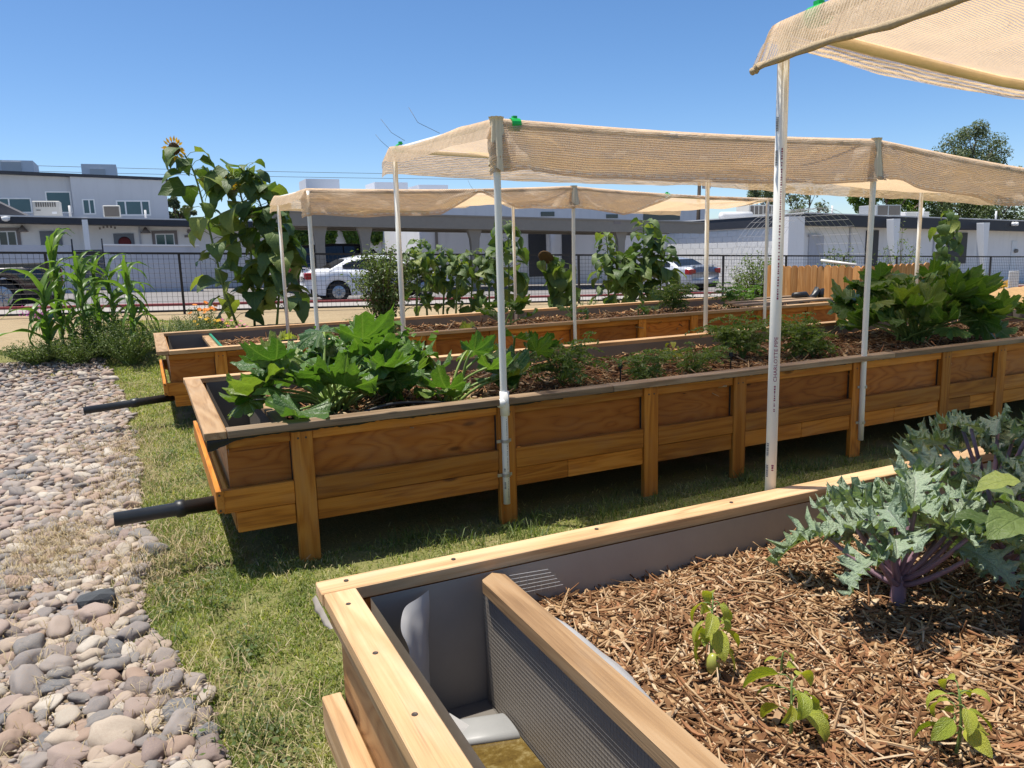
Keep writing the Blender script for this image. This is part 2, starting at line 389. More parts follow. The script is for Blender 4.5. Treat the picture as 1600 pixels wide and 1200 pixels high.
leafmat('petal_orange', [(0.85, 0.22, 0.02), (0.85, 0.30, 0.03)], 0.3, 0.6, tint=(1, 0.8, 0.5))
leafmat('petal_pink', [(0.75, 0.30, 0.32), (0.70, 0.22, 0.40)], 0.3, 0.6, tint=(1, 0.8, 0.9))
leafmat('petal_magenta', [(0.55, 0.10, 0.45), (0.60, 0.14, 0.5)], 0.3, 0.6, tint=(1, 0.8, 1))
flat('stem_green', (0.14, 0.20, 0.05), 0.5, scale=20)
flat('squash_stem', (0.20, 0.28, 0.07), 0.45, scale=30)
flat('kale_stem', (0.25, 0.155, 0.185), 0.4, scale=18, var=0.35)
flat('dark_stem', (0.05, 0.035, 0.025), 0.7, scale=18)
flat('bark', (0.13, 0.095, 0.07), 0.9, scale=12, var=0.35, bump=0.5)
flat('seedhead', (0.10, 0.055, 0.02), 0.9, scale=60, var=0.5, bump=1.0)
flat('pepper_fruit', (0.32, 0.33, 0.07), 0.3, spec=0.5)
flat('pvc', (0.80, 0.78, 0.72), 0.38, spec=0.5, var=0.04, scale=9)
flat('pvc_grey', (0.27, 0.27, 0.265), 0.45, spec=0.4, var=0.12, scale=12)
flat('abs_black', (0.016, 0.017, 0.018), 0.42, spec=0.45, var=0.3, scale=14, bump=0.1)
flat('liner_grey', (0.30, 0.262, 0.22), 0.5, spec=0.35, var=0.18, scale=5, bump=0.06)
flat('liner_light', (0.40, 0.40, 0.40), 0.55, spec=0.35, var=0.12, scale=7)
flat('liner_black', (0.012, 0.012, 0.012), 0.45, spec=0.4, var=0.3, scale=10)
flat('liner_dark', (0.15, 0.135, 0.118), 0.5, spec=0.4, var=0.2, scale=6)
flat('green_clip', (0.01, 0.42, 0.07), 0.4, spec=0.5, var=0.06)
flat('green_tape', (0.015, 0.22, 0.12), 0.4, var=0.1)
flat('galv', (0.42, 0.42, 0.42), 0.4, metal=0.7, var=0.15, scale=20)
flat('screw', (0.09, 0.07, 0.055), 0.5, metal=0.6, var=0.2)
flat('wire', (0.45, 0.44, 0.42), 0.45, metal=0.6, var=0.2)
flat('wire_dark', (0.10, 0.10, 0.10), 0.6, var=0.2)
flat('fence_black', (0.025, 0.022, 0.022), 0.5, var=0.2)
flat('ink_purple', (0.27, 0.035, 0.085), 0.6, var=0.1)
flat('ink_grey', (0.14, 0.14, 0.15), 0.6, var=0.1)
flat('soil_dark', (0.075, 0.045, 0.026), 0.95, spec=0.1, var=0.4, scale=25, bump=0.8)
flat('concrete', (0.32, 0.29, 0.26), 0.9, scale=8, bump=0.3)
flat('kerb_red', (0.27, 0.055, 0.05), 0.75, scale=5, var=0.3)
flat('straw_mound', (0.42, 0.26, 0.12), 0.95, spec=0.1, var=0.35, scale=9, bump=1.0)
flat('cardboard', (0.40, 0.32, 0.22), 0.9, var=0.2)

def mk_fabric():
    mt, nt, out = newmat('shade_cloth'); b = NB(nt)
    uv = b.n('ShaderNodeUVMap').outputs[0]; sp = b.n('ShaderNodeSeparateXYZ'); nt.links.new(uv, sp.inputs[0])
    U, V = sp.outputs[0], sp.outputs[1]
    Vd = b.math('ADD', V, b.math('MULTIPLY', b.noise(uv, 2.6, 3), 0.014))
    lines = b.math('MULTIPLY_ADD', b.math('SINE', b.math('MULTIPLY', Vd, 2 * PI / 0.0125)), 0.5, 0.5)
    lines2 = b.math('MULTIPLY_ADD', b.math('SINE', b.math('MULTIPLY', U, 2 * PI / 0.011)), 0.5, 0.5)
    dirt = b.noise(b.obj(), 2.2, 5, 0.65)
    fine = b.noise(uv, 160, 2, 0.5)
    col = b.mix(lines, (0.73, 0.59, 0.44), (0.85, 0.715, 0.56))
    col = b.mix(1.0, col, b.math('MULTIPLY_ADD', dirt, 0.5, 0.75), 'MULTIPLY')
    # hem stitching: pale dashes 22 mm above the front hem (V is distance from that hem)
    near = b.math('LESS_THAN', b.math('ABSOLUTE', b.math('SUBTRACT', V, 0.026)), 0.006)
    dash = b.math('GREATER_THAN', b.math('FRACT', b.math('MULTIPLY', U, 15.0)), 0.45)
    st = b.math('MULTIPLY', near, dash)
    hem = b.math('LESS_THAN', V, 0.024)
    col = b.mix(b.math('MULTIPLY', hem, 0.3), col, (0.42, 0.28, 0.17))
    col = b.mix(st, col, (0.75, 0.72, 0.68))
    crease = b.noise(b.mapping(uv, (1.5, 5.0, 1.0)), 3.0, 5, 0.7, 1.2)
    nrm0 = b.bump(crease, 0.5, 0.06)
    nb_ = b.n('ShaderNodeBump'); nt.links.new(b.math('ADD', lines, b.math('MULTIPLY', fine, 0.6)), nb_.inputs['Height']); nb_.inputs['Strength'].default_value = 0.4; nb_.inputs['Distance'].default_value = 0.004; nt.links.new(nrm0, nb_.inputs['Normal']); nrm = nb_.outputs[0]
    d = b.n('ShaderNodeBsdfDiffuse'); nt.links.new(col, d.inputs[0]); nt.links.new(nrm, d.inputs['Normal'])
    t = b.n('ShaderNodeBsdfTranslucent'); nt.links.new(nrm, t.inputs['Normal']); nt.links.new(b.mix(1.0, col, (1.10, 0.94, 0.72), 'MULTIPLY'), t.inputs[0])
    mx = b.n('ShaderNodeMixShader'); mx.inputs[0].default_value = 0.52
    nt.links.new(d.outputs[0], mx.inputs[1]); nt.links.new(t.outputs[0], mx.inputs[2])
    tr = b.n('ShaderNodeBsdfTransparent'); mx2 = b.n('ShaderNodeMixShader')
    hole = b.math('MULTIPLY', b.math('POWER', b.math('SUBTRACT', 1.0, lines), 2.0), b.math('MULTIPLY_ADD', lines2, 0.5, 0.35))
    nt.links.new(b.math('MULTIPLY', hole, 0.7), mx2.inputs[0]); nt.links.new(mx.outputs[0], mx2.inputs[1]); nt.links.new(tr.outputs[0], mx2.inputs[2])
    b.out(mx2.outputs[0], out); MAT['shade_cloth'] = mt
mk_fabric()
def mk_water():
    mt, nt, out = newmat('algae_water'); b = NB(nt); v = b.obj()
    n1 = b.noise(v, 16, 6, 0.7, 0.6); n2 = b.noise(v, 70, 4, 0.7)
    col = b.ramp(b.math('ADD', b.math('MULTIPLY', n1, 0.7), b.math('MULTIPLY', n2, 0.3)), [(0.35, (0.05, 0.028, 0.006)), (0.52, (0.12, 0.078, 0.018)), (0.66, (0.24, 0.19, 0.085))])
    b.out(b.pbsdf(col, 0.25, b.bump(n2, 0.15, 0.01), 0.5), out); MAT['algae_water'] = mt
mk_water()
# ================================================================== SETTING
random.seed(7); rng = np.random.default_rng(11)
def axis_list(segs):
    out = []
    for a, b, st in segs:
        n = max(1, int(round((b - a) / st))); out += [a + (b - a) * i / n for i in range(n)]
    out.append(segs[-1][1]); return out
xs = axis_list([(-900, -60, 140), (-60, -6, 6), (-6, 16, 0.25), (16, 80, 4), (80, 1200, 160)])
ys = axis_list([(-60, -2, 6), (-2, 16, 0.25), (16, 21, 1), (21, 21.12, 0.12), (21.12, 80, 5), (80, 1500, 150)])
mb = MB()
for y in ys:
    for x in xs:
        z = terrain(x, y) - (0.14 if y > 21.05 else 0)
        if -6 < x < 16 and y < 16: z += 0.018 * nz(x * 1.3, y * 1.3, 3) + 0.006 * nz(x * 6, y * 6)
        mb.v.append((x, y, z))
nx = len(xs)
for j in range(len(ys) - 1):
    for i in range(nx - 1): mb.f.append((j * nx + i, j * nx + i + 1, (j + 1) * nx + i + 1, (j + 1) * nx + i))
struct(mb.build('ground', 'ground', smooth=True), 'patchy lawn and bare tan soil under the raised beds')
mb = MB()
X_ = axis_list([(-60, 90, 5)]); Y_ = [21.2, 24, 30, 40, 60, 95]
for y in Y_:
    for x in X_: mb.v.append((x, y, tilt(x) - 0.125 + 0.0))
for j in range(len(Y_) - 1):
    for i in range(len(X_) - 1): k = len(X_); mb.f.append((j * k + i, j * k + i + 1, (j + 1) * k + i + 1, (j + 1) * k + i))
struct(mb.build('road', 'asphalt'), 'grey asphalt street and parking beyond the wire fence')
mb = MB()
for i in range(len(X_) - 1):
    a, b2 = X_[i], X_[i + 1]; za, zb = tilt(a), tilt(b2)
    y0, y1 = 21.0, 21.21
    mb.add([(a, y0, za - .2), (b2, y0, zb - .2), (b2, y1, zb - .2), (a, y1, za - .2), (a, y0, za + .07), (b2, y0, zb + .07), (b2, y1, zb + .07), (a, y1, za + .07)],
           [(4, 5, 6, 7), (0, 1, 5, 4), (2, 3, 7, 6)])
struct(mb.build('kerb', 'kerb_red'), 'red painted kerb along the street')
mb = MB()
for i in range(len(X_) - 1):
    a, b2 = X_[i], X_[i + 1]
    mb.add([(a, 19.3, tilt(a) + .012), (b2, 19.3, tilt(b2) + .012), (b2, 20.995, tilt(b2) + .012), (a, 20.995, tilt(a) + .012)], [(0, 1, 2, 3)])
struct(mb.build('pavement', 'concrete'), 'pale concrete pavement between fence and kerb')

# ------------------------------------------------------------------ river stones
RB = [(1.0, .05), (2.4, .04), (2.9, .03), (3.3, -.10), (3.8, -.20), (4.5, -.14), (5.2, -.19), (6, -.2), (7.3, -.24), (9, -.32), (10.5, -.42), (12.2, -.62)]
def rock_edge(y): return tab(RB, y) + 0.06 * nz(y * 2.1, 5) + 0.03 * nz(y * 6, 9)
bedmb = MB(); n = 60
for j in range(n + 1):
    y = 1.2 + 11.2 * j / n
    for x in (rock_edge(y) - 3.2, rock_edge(y) - 1.5, rock_edge(y) - .02): bedmb.v.append((x, y, terrain(x, y) + .014 + 0.006 * nz(x * 3, y * 3)))
for j in range(n):
    for i in range(2): bedmb.f.append((j * 3 + i, j * 3 + i + 1, j * 3 + 4 + i, j * 3 + 3 + i))
flat('gravel_soil', (0.27, 0.20, 0.13), 0.95, var=0.4, scale=30, bump=0.8)
stone_bed = struct(bedmb.build('stone_bed', 'gravel_soil'), 'bed of rounded river stones beside the lawn')
def stone_mesh(seed, sub, mat):
    bm = bmesh.new(); bmesh.ops.create_icosphere(bm, subdivisions=sub, radius=1)
    r = random.Random(seed); e = r.uniform(2.0, 3.6)
    for v in bm.verts:
        p = v.co.normalized(); k = (abs(p.x) ** e + abs(p.y) ** e + abs(p.z) ** e) ** (-1 / e)
        q = p * k; d = 1 + 0.30 * mnoise.noise(p * 1.1 + Vector((seed * 3.1, 0, 0))) + 0.13 * mnoise.noise(p * 2.6 + Vector((seed, 7, 0)))
        v.co = q * d
    me = bpy.data.meshes.new('stone'); bm.to_mesh(me); bm.free(); me.materials.append(MAT[mat])
    me.polygons.foreach_set('use_smooth', [True] * len(me.polygons)); return me
stones = []; cells = {}
def try_stone(x, y, a):
    ci, cj = int(math.floor(x / .14)), int(math.floor(y / .14))
    for di in (-1, 0, 1):
        for dj in (-1, 0, 1):
            for (px, py, pa) in cells.get((ci + di, cj + dj), ()):
                if (px - x) ** 2 + (py - y) ** 2 < ((pa + a) * 0.68) ** 2: return False
    cells.setdefault((ci, cj), []).append((x, y, a)); return True
for big in (0, 1, 2, 3):
    for _ in range((900, 9000, 24000, 34000)[big]):
        y = 1.6 + 10.7 * random.random() ** 1.25
        x = rock_edge(y) + .03 - (1.0 + .16 * y) * random.random()
        d = rock_edge(y) - x
        if d < .12 and random.random() < .45: continue
        if y > 10.5 and random.random() < (y - 10.5) / 3: continue
        bare = nz(x * 2.2 + 3, y * 1.6, 1)
        if bare > .5 and random.random() < .7: continue
        a = ((random.uniform(.050, .072) if y < 3.9 else random.uniform(.050, .068)), random.uniform(.036, .050), random.uniform(.026, .037), random.uniform(.015, .025))[big]
        if try_stone(x, y, a): stones.append((x, y, a))
def seen_size(s):
    c = Vector((s[0], s[1], -CAM_H)); u = fwd.dot(c); px = right.dot(c) / u * 1204 + 800; py = down.dot(c) / u * 1204 + 600
    return (s[2] / u) if (-20 < px < 1620 and py < 1220) else -1
stones.sort(key=seen_size, reverse=True)
variants = [stone_mesh(i + 1, 3, 'rock') for i in range(12)]
variants_lo = [stone_mesh(i + 1, 2, 'rock_island') for i in range(12)]
SV, SF, base = [], [], 0
lo = []
for me in variants_lo:
    V = np.array([v.co[:] for v in me.vertices]); F = np.array([p.vertices[:] for p in me.polygons]); lo.append((V, F))
for i, (x, y, a) in enumerate(stones):
    el = random.uniform(.62, .9); hgt = random.uniform(.36, .6)
    M_ = Matrix.Translation((x, y, terrain(x, y) + .012 + a * hgt * random.uniform(.35, .75))) @ Matrix.Rotation(random.uniform(0, 2 * PI), 4, 'Z') @ Matrix.Rotation(random.gauss(0, .2), 4, 'X') @ Matrix.Rotation(random.gauss(0, .2), 4, 'Y') @ Matrix.Diagonal((a * 1.05, a * el, a * hgt, 1))
    k = random.randrange(12)
    if i < 300: inst('stone', variants[k], stone_bed, M_)
    else:
        V, F = lo[k]; A = np.array(M_); SV.append(V @ A[:3, :3].T + A[:3, 3]); SF.append(F + base); base += len(V)
o = bpy.data.objects.new('small_stones', npmesh('small_stones', np.concatenate(SV), np.concatenate(SF), 'rock_island', True)); C.objects.link(o); o.parent = stone_bed; o['kind'] = 'stuff'
gv, gf, gb0 = [], [], 0
bm = bmesh.new(); bmesh.ops.create_icosphere(bm, subdivisions=1, radius=1); IV = np.array([v.co[:] for v in bm.verts]); IF = np.array([[v.index for v in f.verts] for f in bm.faces]); bm.free()
for _ in range(9000):
    y = 1.7 + 6.5 * random.random() ** 1.5; x = rock_edge(y) + .05 - (.5 + .16 * y) * random.random(); a = random.uniform(.005, .014)
    gv.append(IV * np.array([a * random.uniform(.8, 1.4), a * random.uniform(.7, 1.1), a * .6]) + np.array([x, y, .018 + random.random() * .012])); gf.append(IF + gb0); gb0 += len(IV)
o = bpy.data.objects.new('grit', npmesh('grit', np.concatenate(gv), np.concatenate(gf), 'rock_island', True)); C.objects.link(o); o.parent = stone_bed; o['kind'] = 'stuff'
odd = MB(); p = G(155, 955)
flat('dark_rock', (0.06, 0.065, 0.07), 0.8, var=0.3, scale=25, bump=0.6)
bm = bmesh.new(); bmesh.ops.create_icosphere(bm, subdivisions=2, radius=1)
for v in bm.verts:
    q = v.co.normalized(); kk = (abs(q.x) ** 5 + abs(q.y) ** 5 + abs(q.z) ** 5) ** (-1 / 5); q = q * kk * (1 + .22 * mnoise.noise(q * 1.3 + Vector((4, 1, 2)))); v.co = (p.x + q.x * .078, p.y + q.y * .055, .055 + q.z * .042)
odd.add([v.co[:] for v in bm.verts], [[v.index for v in f.verts] for f in bm.faces]); bm.free()
tag(odd.build('rock', 'dark_rock'), 'angular dark grey rock lying among the rounded stones', 'rock')

# ------------------------------------------------------------------ grass and straw
def blades(P, H, W, lean, seed):
    r = np.random.default_rng(seed); n = len(P)
    az = r.uniform(0, 2 * PI, n); ax = r.uniform(0, 2 * PI, n)
    d = np.stack([np.cos(az), np.sin(az), np.zeros(n)], 1); s = np.stack([np.cos(ax), np.sin(ax), np.zeros(n)], 1)
    up = np.array([0, 0, 1.0]); le = (lean * r.uniform(.3, 1.3, n))[:, None]
    m1 = P + up * (H * .55)[:, None] * np.sqrt(np.maximum(0.05, 1 - (le * .6) ** 2)) + d * (H[:, None] * .45 * le)
    tip = P + up * (H * np.maximum(.12, .95 - le[:, 0] * .75))[:, None] + d * (H[:, None] * le)
    w2 = (W / 2)[:, None]
    V = np.stack([P - s * w2, P + s * w2, m1 + s * w2 * .75, m1 - s * w2 * .75, tip], 1).reshape(-1, 3)
    b = (np.arange(n) * 5)[:, None]
    F = np.concatenate([b + np.array([[0, 1, 2]]), b + np.array([[0, 2, 3]]), b + np.array([[3, 2, 4]])])
    return V, F
def in_bed(x, y):
    return (0.3 < x and 0.2 < y < 2.06) or (.34 < x < 9.7 and 4.06 < y < 5.9) or (.16 < x < 8.9 and 7.95 < y < 9.95)
P = []
def scatter(n, x0, x1, y0, y1, pw=1.0):
    c = 0
    for _ in range(n):
        y = y0 + (y1 - y0) * random.random() ** pw; x = random.uniform(x0, x1)
        e = rock_edge(y); dx = x - e
        if dx < -.12 or (dx < .05 and random.random() < .7): 
            if not (dx > -.9 and nz(x * 2.2 + 3, y * 1.6, 1) > .33 and random.random() < .5): continue
        if in_bed(x, y) and random.random() < .93: continue
        dens = nz(x * 2.6, y * 2.6, 4) + .5 * nz(x * 9, y * 9, 8)
        if dens < -.32 and random.random() < .8: continue
        P.append((x, y, terrain(x, y) - .004 + 0.018 * nz(x * 1.3, y * 1.3, 3)))
scatter(95000, -.6, .62, 1.9, 5.6)
scatter(52000, .4, 4.2, 2.05, 4.3)
scatter(16000, 4.0, 8.5, 2.1, 4.4)
scatter(42000, -1.0, .5, 5.4, 12.0)
scatter(15000, .3, 8, 5.9, 8.0)
scatter(32000, -3, 1.5, 11.5, 16.0)
P = np.array(P); n = len(P)
H = rng.uniform(.016, .046, n) * (1 + .9 * rng.random(n) ** 4); far = np.clip(P[:, 1] / 5, 1, 2.2); W = rng.uniform(.0032, .0068, n) * far
H = H * np.where(P[:, 1] > 5, 1.15, 1.0)
V, F = blades(P, H, W, .85, 3)
o = bpy.data.objects.new('grass', npmesh('grass', V, F, 'grass')); C.objects.link(o); o['kind'] = 'stuff'; o['label'] = 'short patchy lawn grass around the raised beds'
# taller tufts
P = []
for _ in range(60):
    y = random.uniform(2.4, 8); x = random.choice([random.uniform(rock_edge(y), .25), random.uniform(.5, 4.5)])
    if in_bed(x, y): continue
    for k in range(26): P.append((x + random.gauss(0, .035), y + random.gauss(0, .035), 0))
for _ in range(70):
    x = random.uniform(.6, 7); y = random.uniform(3.3, 4.05)
    for k in range(22): P.append((x + random.gauss(0, .05), y + random.gauss(0, .05), 0))
P = np.array(P); n = len(P); V, F = blades(P, rng.uniform(.07, .17, n), rng.uniform(.003, .006, n), .7, 5)
o = bpy.data.objects.new('tall_grass', npmesh('tall_grass', V, F, 'weed_leaf')); C.objects.link(o); o['kind'] = 'stuff'; o['label'] = 'taller grass tufts along the planter legs'
# dry straw on stones and lawn
P = []
for _ in range(17000):
    y = 1.9 + 9.5 * random.random() ** 1.3; x = rock_edge(y) + random.gauss(.06, .30)
    if random.random() < .3: x = rock_edge(y) - random.random() * 1.2
    if nz(x * 2.2 + 3, y * 1.6, 1) < .05 and random.random() < .75: continue
    if in_bed(x, y): continue
    P.append((x, y, .012 + random.random() * .03))
for (cx_, cy_, sd_, k_) in ((G(90, 862), 0, .13, 1500), (G(250, 890), 0, .12, 900), (G(60, 905), 0, .10, 500), (G(200, 705), 0, .22, 900), (G(220, 760), 0, .15, 700)):
    for _ in range(k_): P.append((cx_.x + random.gauss(0, sd_ * 1.2), cx_.y + random.gauss(0, sd_ * 2), .02 + random.random() * .045))
P = np.array(P); n = len(P); V, F = blades(P, rng.uniform(.03, .10, n), rng.uniform(.002, .004, n), 1.1, 9)
o = bpy.data.objects.new('straw', npmesh('straw', V, F, 'straw')); C.objects.link(o); o['kind'] = 'stuff'; o['label'] = 'dry straw scattered where lawn meets stones'

# broad leaved weeds in the lawn
CP, CN, CS = [], [], []
for _ in range(46):
    y = random.uniform(2.2, 7.5); x = random.uniform(rock_edge(y) + .1, .3) if random.random() < .7 else random.uniform(.5, 4.0)
    if in_bed(x, y): continue
    k_ = random.randint(20, 70); sd_ = random.uniform(.03, .08)
    for _ in range(k_): CP.append((x + random.gauss(0, sd_), y + random.gauss(0, sd_), .02 + random.random() * .04)); CN.append((0, 0, 1.0)); CS.append(random.uniform(.012, .026))
CP, CN, CS = np.array(CP), np.array(CN), np.array(CS)
_r = np.random.default_rng(4); _nn = CN + _r.normal(0, .4, CN.shape); _nn /= np.linalg.norm(_nn, axis=1)[:, None]; _a = _r.normal(0, 1, CN.shape); _a -= _nn * (_a * _nn).sum(1)[:, None]; _a /= np.linalg.norm(_a, axis=1)[:, None]; _b = np.cross(_nn, _a); _S = CS[:, None]
V = np.stack([CP - _a * _S * .5, CP + _b * _S * .35, CP + _a * _S * .5, CP - _b * _S * .35], 1).reshape(-1, 3); _k = (np.arange(len(CP)) * 4)[:, None]
o = bpy.data.objects.new('lawn_weeds', npmesh('lawn_weeds', V, np.concatenate([_k + np.array([[0, 1, 2]]), _k + np.array([[0, 2, 3]])]), 'weed_leaf')); C.objects.link(o); o['kind'] = 'stuff'; o['label'] = 'small clover like weeds scattered through the lawn'
# ================================================================== RAISED PLANTERS
def planter(name, label, X0, X1, Yf, Yb, zt, legs, capw=.105, capmat_long='cap_x', grey_front=False, capw_l=.10, screws=True, eo=.11, lo=.03):
    t = thing(name, label, 'planter', (X0, Yf, 0))
    r = random.Random(int(X0 * 1000) + int(Yf * 100)); th = .038; ch = .003
    def board(nm, a, b, mat, c=ch):
        return MB().box(a, b, c).build(nm, mat, t)
    zc = zt - th
    # cap boards
    board('end_cap', (X0, Yf - .03, zc), (X0 + capw, Yb - capw_l - .004, zt), 'cap_y')
    def long_cap(y0, y1, mat, x_start):
        x = x_start
        while x < X1:
            L = min(X1, x + r.uniform(2.2, 2.6)); dz = r.uniform(-.002, .002)
            board('cap_board', (x, y0 + r.uniform(-.003, .003), zc + dz), (L - .003, y1, zt + dz), mat); x = L
    long_cap(Yf - .035, Yf + .06, 'greycap_x' if grey_front else capmat_long, X0 + capw + .003)
    long_cap(Yb - capw_l, Yb, capmat_long, X0 - .004)
    # side frames
    for side, Y, s in (('front', Yf, 1), ('rear', Yb - .03, -1)):
        for i, lx in enumerate(legs):
            board('leg', (lx - .054, Y, -.03), (lx + .054, Y + s * .038, zc - .003), 'wood_z')
        ed = [X0 + .10] + [v for lx in legs for v in (lx - .056, lx + .056)] + [X1 - .05]
        for i in range(0, len(ed) - 1, 2):
            a, b = ed[i], ed[i + 1]
            if b - a < .08: continue
            board('top_rail', (a, Y + s * .012, zc - .062), (b, Y + s * .037, zc - .004), 'wood_x')
            am = a - .04 if i == 0 else a
            board('middle_rail', (am, Y + s * .004, zt - .432), (b, Y + s * .040, zt - .312), 'wood_x')
            cuts = [a + (.02 if i == 0 else 0), b]
            if b - a > .55 and r.random() < .5: cuts.insert(1, a + (b - a) * r.uniform(.35, .6))
            for c0, c1 in zip(cuts, cuts[1:]):
                board('lower_rail', (c0 + .001, Y + s * .012, zt - .545), (c1 - .001, Y + s * .045, zt - .436), 'wood_x')
            board('plywood_panel', (a + .003, Y + s * .046, zt - .44), (b - .003, Y + s * .058, zc - .006), 'ply_x', .001)
    # ends
    for Xe, s in ((X0 + eo, 1), (X1 - .06, -1)):
        board('end_panel', (Xe, Yf + .062, zt - .45), (Xe + s * .012, Yb - .095, zc - .004), 'ply_y', .001)
    board('ledge_board', (X0 + lo, Yf - .002, zt - .425), (X0 + lo + (.038 if eo > .1 else .054), Yb - .07, zt - .308), 'wood_y' if eo > .1 else 'cap_y')
    if eo < .1: board('end_rail', (X0 + .012, Yf + .05, zc - .05), (X0 + eo - .002, Yb - .092, zc - .003), 'cap_y')
    board('lower_end_board', (X0 + .118, Yf + .06, zt - .545), (X0 + .155, Yb - .09, zt - .437), 'wood_y')
    MB().box((X0 + .13, Yf + .07, zt - .46), (X1 - .08, Yb - .10, zt - .452)).build('floor_panel', 'ply_x', t)
    if screws:
        sc = MB()
        for (x, y, z, ax) in [(X0 + .045, Yf - .0025, zt - .33, 'y'), (X0 + .045, Yf - .0025, zt - .41, 'y')] + [(lx + dx, Yf - .0005, zc - .05, 'y') for lx in legs for dx in (-.02, .02)]:
            sc.lathe([(.0, -.0006), (.006, -.0004), (.0055, .001)], (x, y, z), 8, ax)
        sc.build('screw', 'screw', t)
    return t
legs_B = [.66, 1.83, 2.85, 3.58, 4.70, 5.68, 6.37, 7.55, 8.6]
legs_C = [.60, 1.55, 2.75, 3.5, 4.55, 5.5, 6.3, 7.4, 8.3]
legs_A = [.85, 2.04, 3.1, 4.1, 5.0]
bedB = planter('raised_planter', 'long stained wood planter in the middle with big squash leaves over its near corner', .19, 9.6, 3.99, 5.97, .76, legs_B, grey_front=True)
bedC = planter('raised_planter', 'long wooden planter farthest back, nearest the wire fence', .04, 8.88, 7.89, 9.93, .76, legs_C)
bedA = planter('raised_planter', 'nearest wooden planter with grey liner, open water corner and wood chip mulch', .355, 5.6, .23, 2.085, .70, legs_A, capw=.088, capw_l=.09, eo=.038, lo=-.022)

sc = MB()
for (x, y) in [(.40, 1.90), (.40, 1.35), (.41, .95), (.43, 2.05), (.75, 2.045), (1.25, 2.05), (1.8, 2.04), (2.35, 2.05), (.395, 1.62)]: sc.lathe([(.0072, .6995), (.0065, .7012), (.002, .7002)], (x, y, 0), 10)
sc.build('screw', 'screw', bedA)
# ---- liners, soil
def liner_box(bed, X0, X1, Y0, Y1, z0, z1, mat, wob=.004):
    mb = MB()
    for (a, b, ya, yb) in ((X0, X1, Y1, Y1), (X0, X1, Y0, Y0), (X0, X0, Y0, Y1), (X1, X1, Y0, Y1)):
        nn = max(4, int(max(abs(b - a), abs(yb - ya)) / .12)); k = len(mb.v)
        ex, ey = (0, 1) if a != b else (1, 0)
        for i in range(nn + 1):
            f = i / nn
            for j in range(6):
                g = j / 5; x = lerp(a, b, f); y = lerp(ya, yb, f); z = lerp(z0, z1, g)
                d = wob * nz(x * 4, y * 4, z * 5) * (1 - g)
                mb.v.append((x + ex * d, y + ey * d, z))
        for i in range(nn):
            for j in range(5): q = k + i * 6 + j; mb.f.append((q, q + 6, q + 7, q + 1))
    return mb.build('liner', mat, bed, True)
liner_box(bedB, .33, 9.48, 4.055, 5.868, .30, .724, 'liner_dark')
liner_box(bedC, .19, 8.76, 7.955, 9.828, .30, .724, 'liner_dark')
liner_box(bedA, .48, 5.5, .295, 1.985, .22, .664, 'liner_grey', .012)
def soil(bed, X0, X1, Y0, Y1, z, step, amp, name='soil'):
    nxx = int((X1 - X0) / step); nyy = int((Y1 - Y0) / step); mb = MB()
    for j in range(nyy + 1):
        for i in range(nxx + 1):
            x = lerp(X0, X1, i / nxx); y = lerp(Y0, Y1, j / nyy); mb.v.append((x, y, z + amp * nz(x * 2.2, y * 2.2) + amp * .4 * nz(x * 7, y * 7, 2)))
    for j in range(nyy):
        for i in range(nxx): k = j * (nxx + 1) + i; mb.f.append((k, k + 1, k + nxx + 2, k + nxx + 1))
    return mb.build(name, 'soil_dark', bed, True)
def soil_z(bed, x, y):
    if bed is bedA: return .525 + .015 * nz(x * 2.2, y * 2.2) + .006 * nz(x * 7, y * 7, 2)
    return .625 + .02 * nz(x * 2.2, y * 2.2) + .008 * nz(x * 7, y * 7, 2)
soil(bedB, .62, 9.47, 4.06, 5.865, .625, .08, .02)
soil(bedC, .62, 8.75, 7.96, 9.825, .625, .1, .02)
soilA = soil(bedA, .90, 5.49, .30, 1.98, .525, .03, .015)

# ---- wood chips
def chip_mesh(seed, L, Wd, Tk, mat):
    r = random.Random(seed); n = 4; mb = MB(); bend = r.uniform(-.35, .35) * min(1, .07 / L)
    for i in range(n + 1):
        t = i / n - .5; w = Wd * (1 - abs(t) ** 2.5 * r.uniform(1.5, 5)) * r.uniform(.8, 1.1); w = max(w, Wd * .18)
        z = bend * L * t * t * 2; sh = r.uniform(-.12, .12) * Wd
        for (sx, sz) in ((-.5, -.5), (.5, -.5), (.5, .5), (-.5, .5)): mb.v.append((t * L, sx * w + sh, sz * Tk + z))
    for i in range(n):
        for j in range(4): a = i * 4 + j; b = i * 4 + (j + 1) % 4; mb.f.append((a, b, b + 4, a + 4))
    mb.f += [(3, 2, 1, 0), (n * 4, n * 4 + 1, n * 4 + 2, n * 4 + 3)]
    return mb.mesh('wood_chip', mat)
chip_shapes = [(.045, .011, .004), (.03, .012, .005), (.06, .007, .004), (.035, .010, .004), (.10, .0045, .0035), (.025, .012, .006), (.05, .016, .004), (.16, .0045, .004)]
chips = [chip_mesh(i, *chip_shapes[i % 8], 'chip') for i in range(16)]
chipsV = []
for i in range(16):
    me = chip_mesh(i, *chip_shapes[i % 8], 'chip_island')
    V = np.array([v.co[:] for v in me.vertices]); F = [p.vertices[:] for p in me.polygons]
    T_ = []
    for f in F:
        for k in range(1, len(f) - 1): T_.append((f[0], f[k], f[k + 1]))
    chipsV.append((V, np.array(T_)))
def rand_chip_matrix(r, x, y, z, s, steep=.28):
    return Matrix.Translation((x, y, z)) @ Matrix.Rotation(r.uniform(0, 2 * PI), 4, 'Z') @ Matrix.Rotation(r.gauss(0, steep), 4, 'Y') @ Matrix.Rotation(r.gauss(0, .5), 4, 'X') @ Matrix.Scale(s, 4)
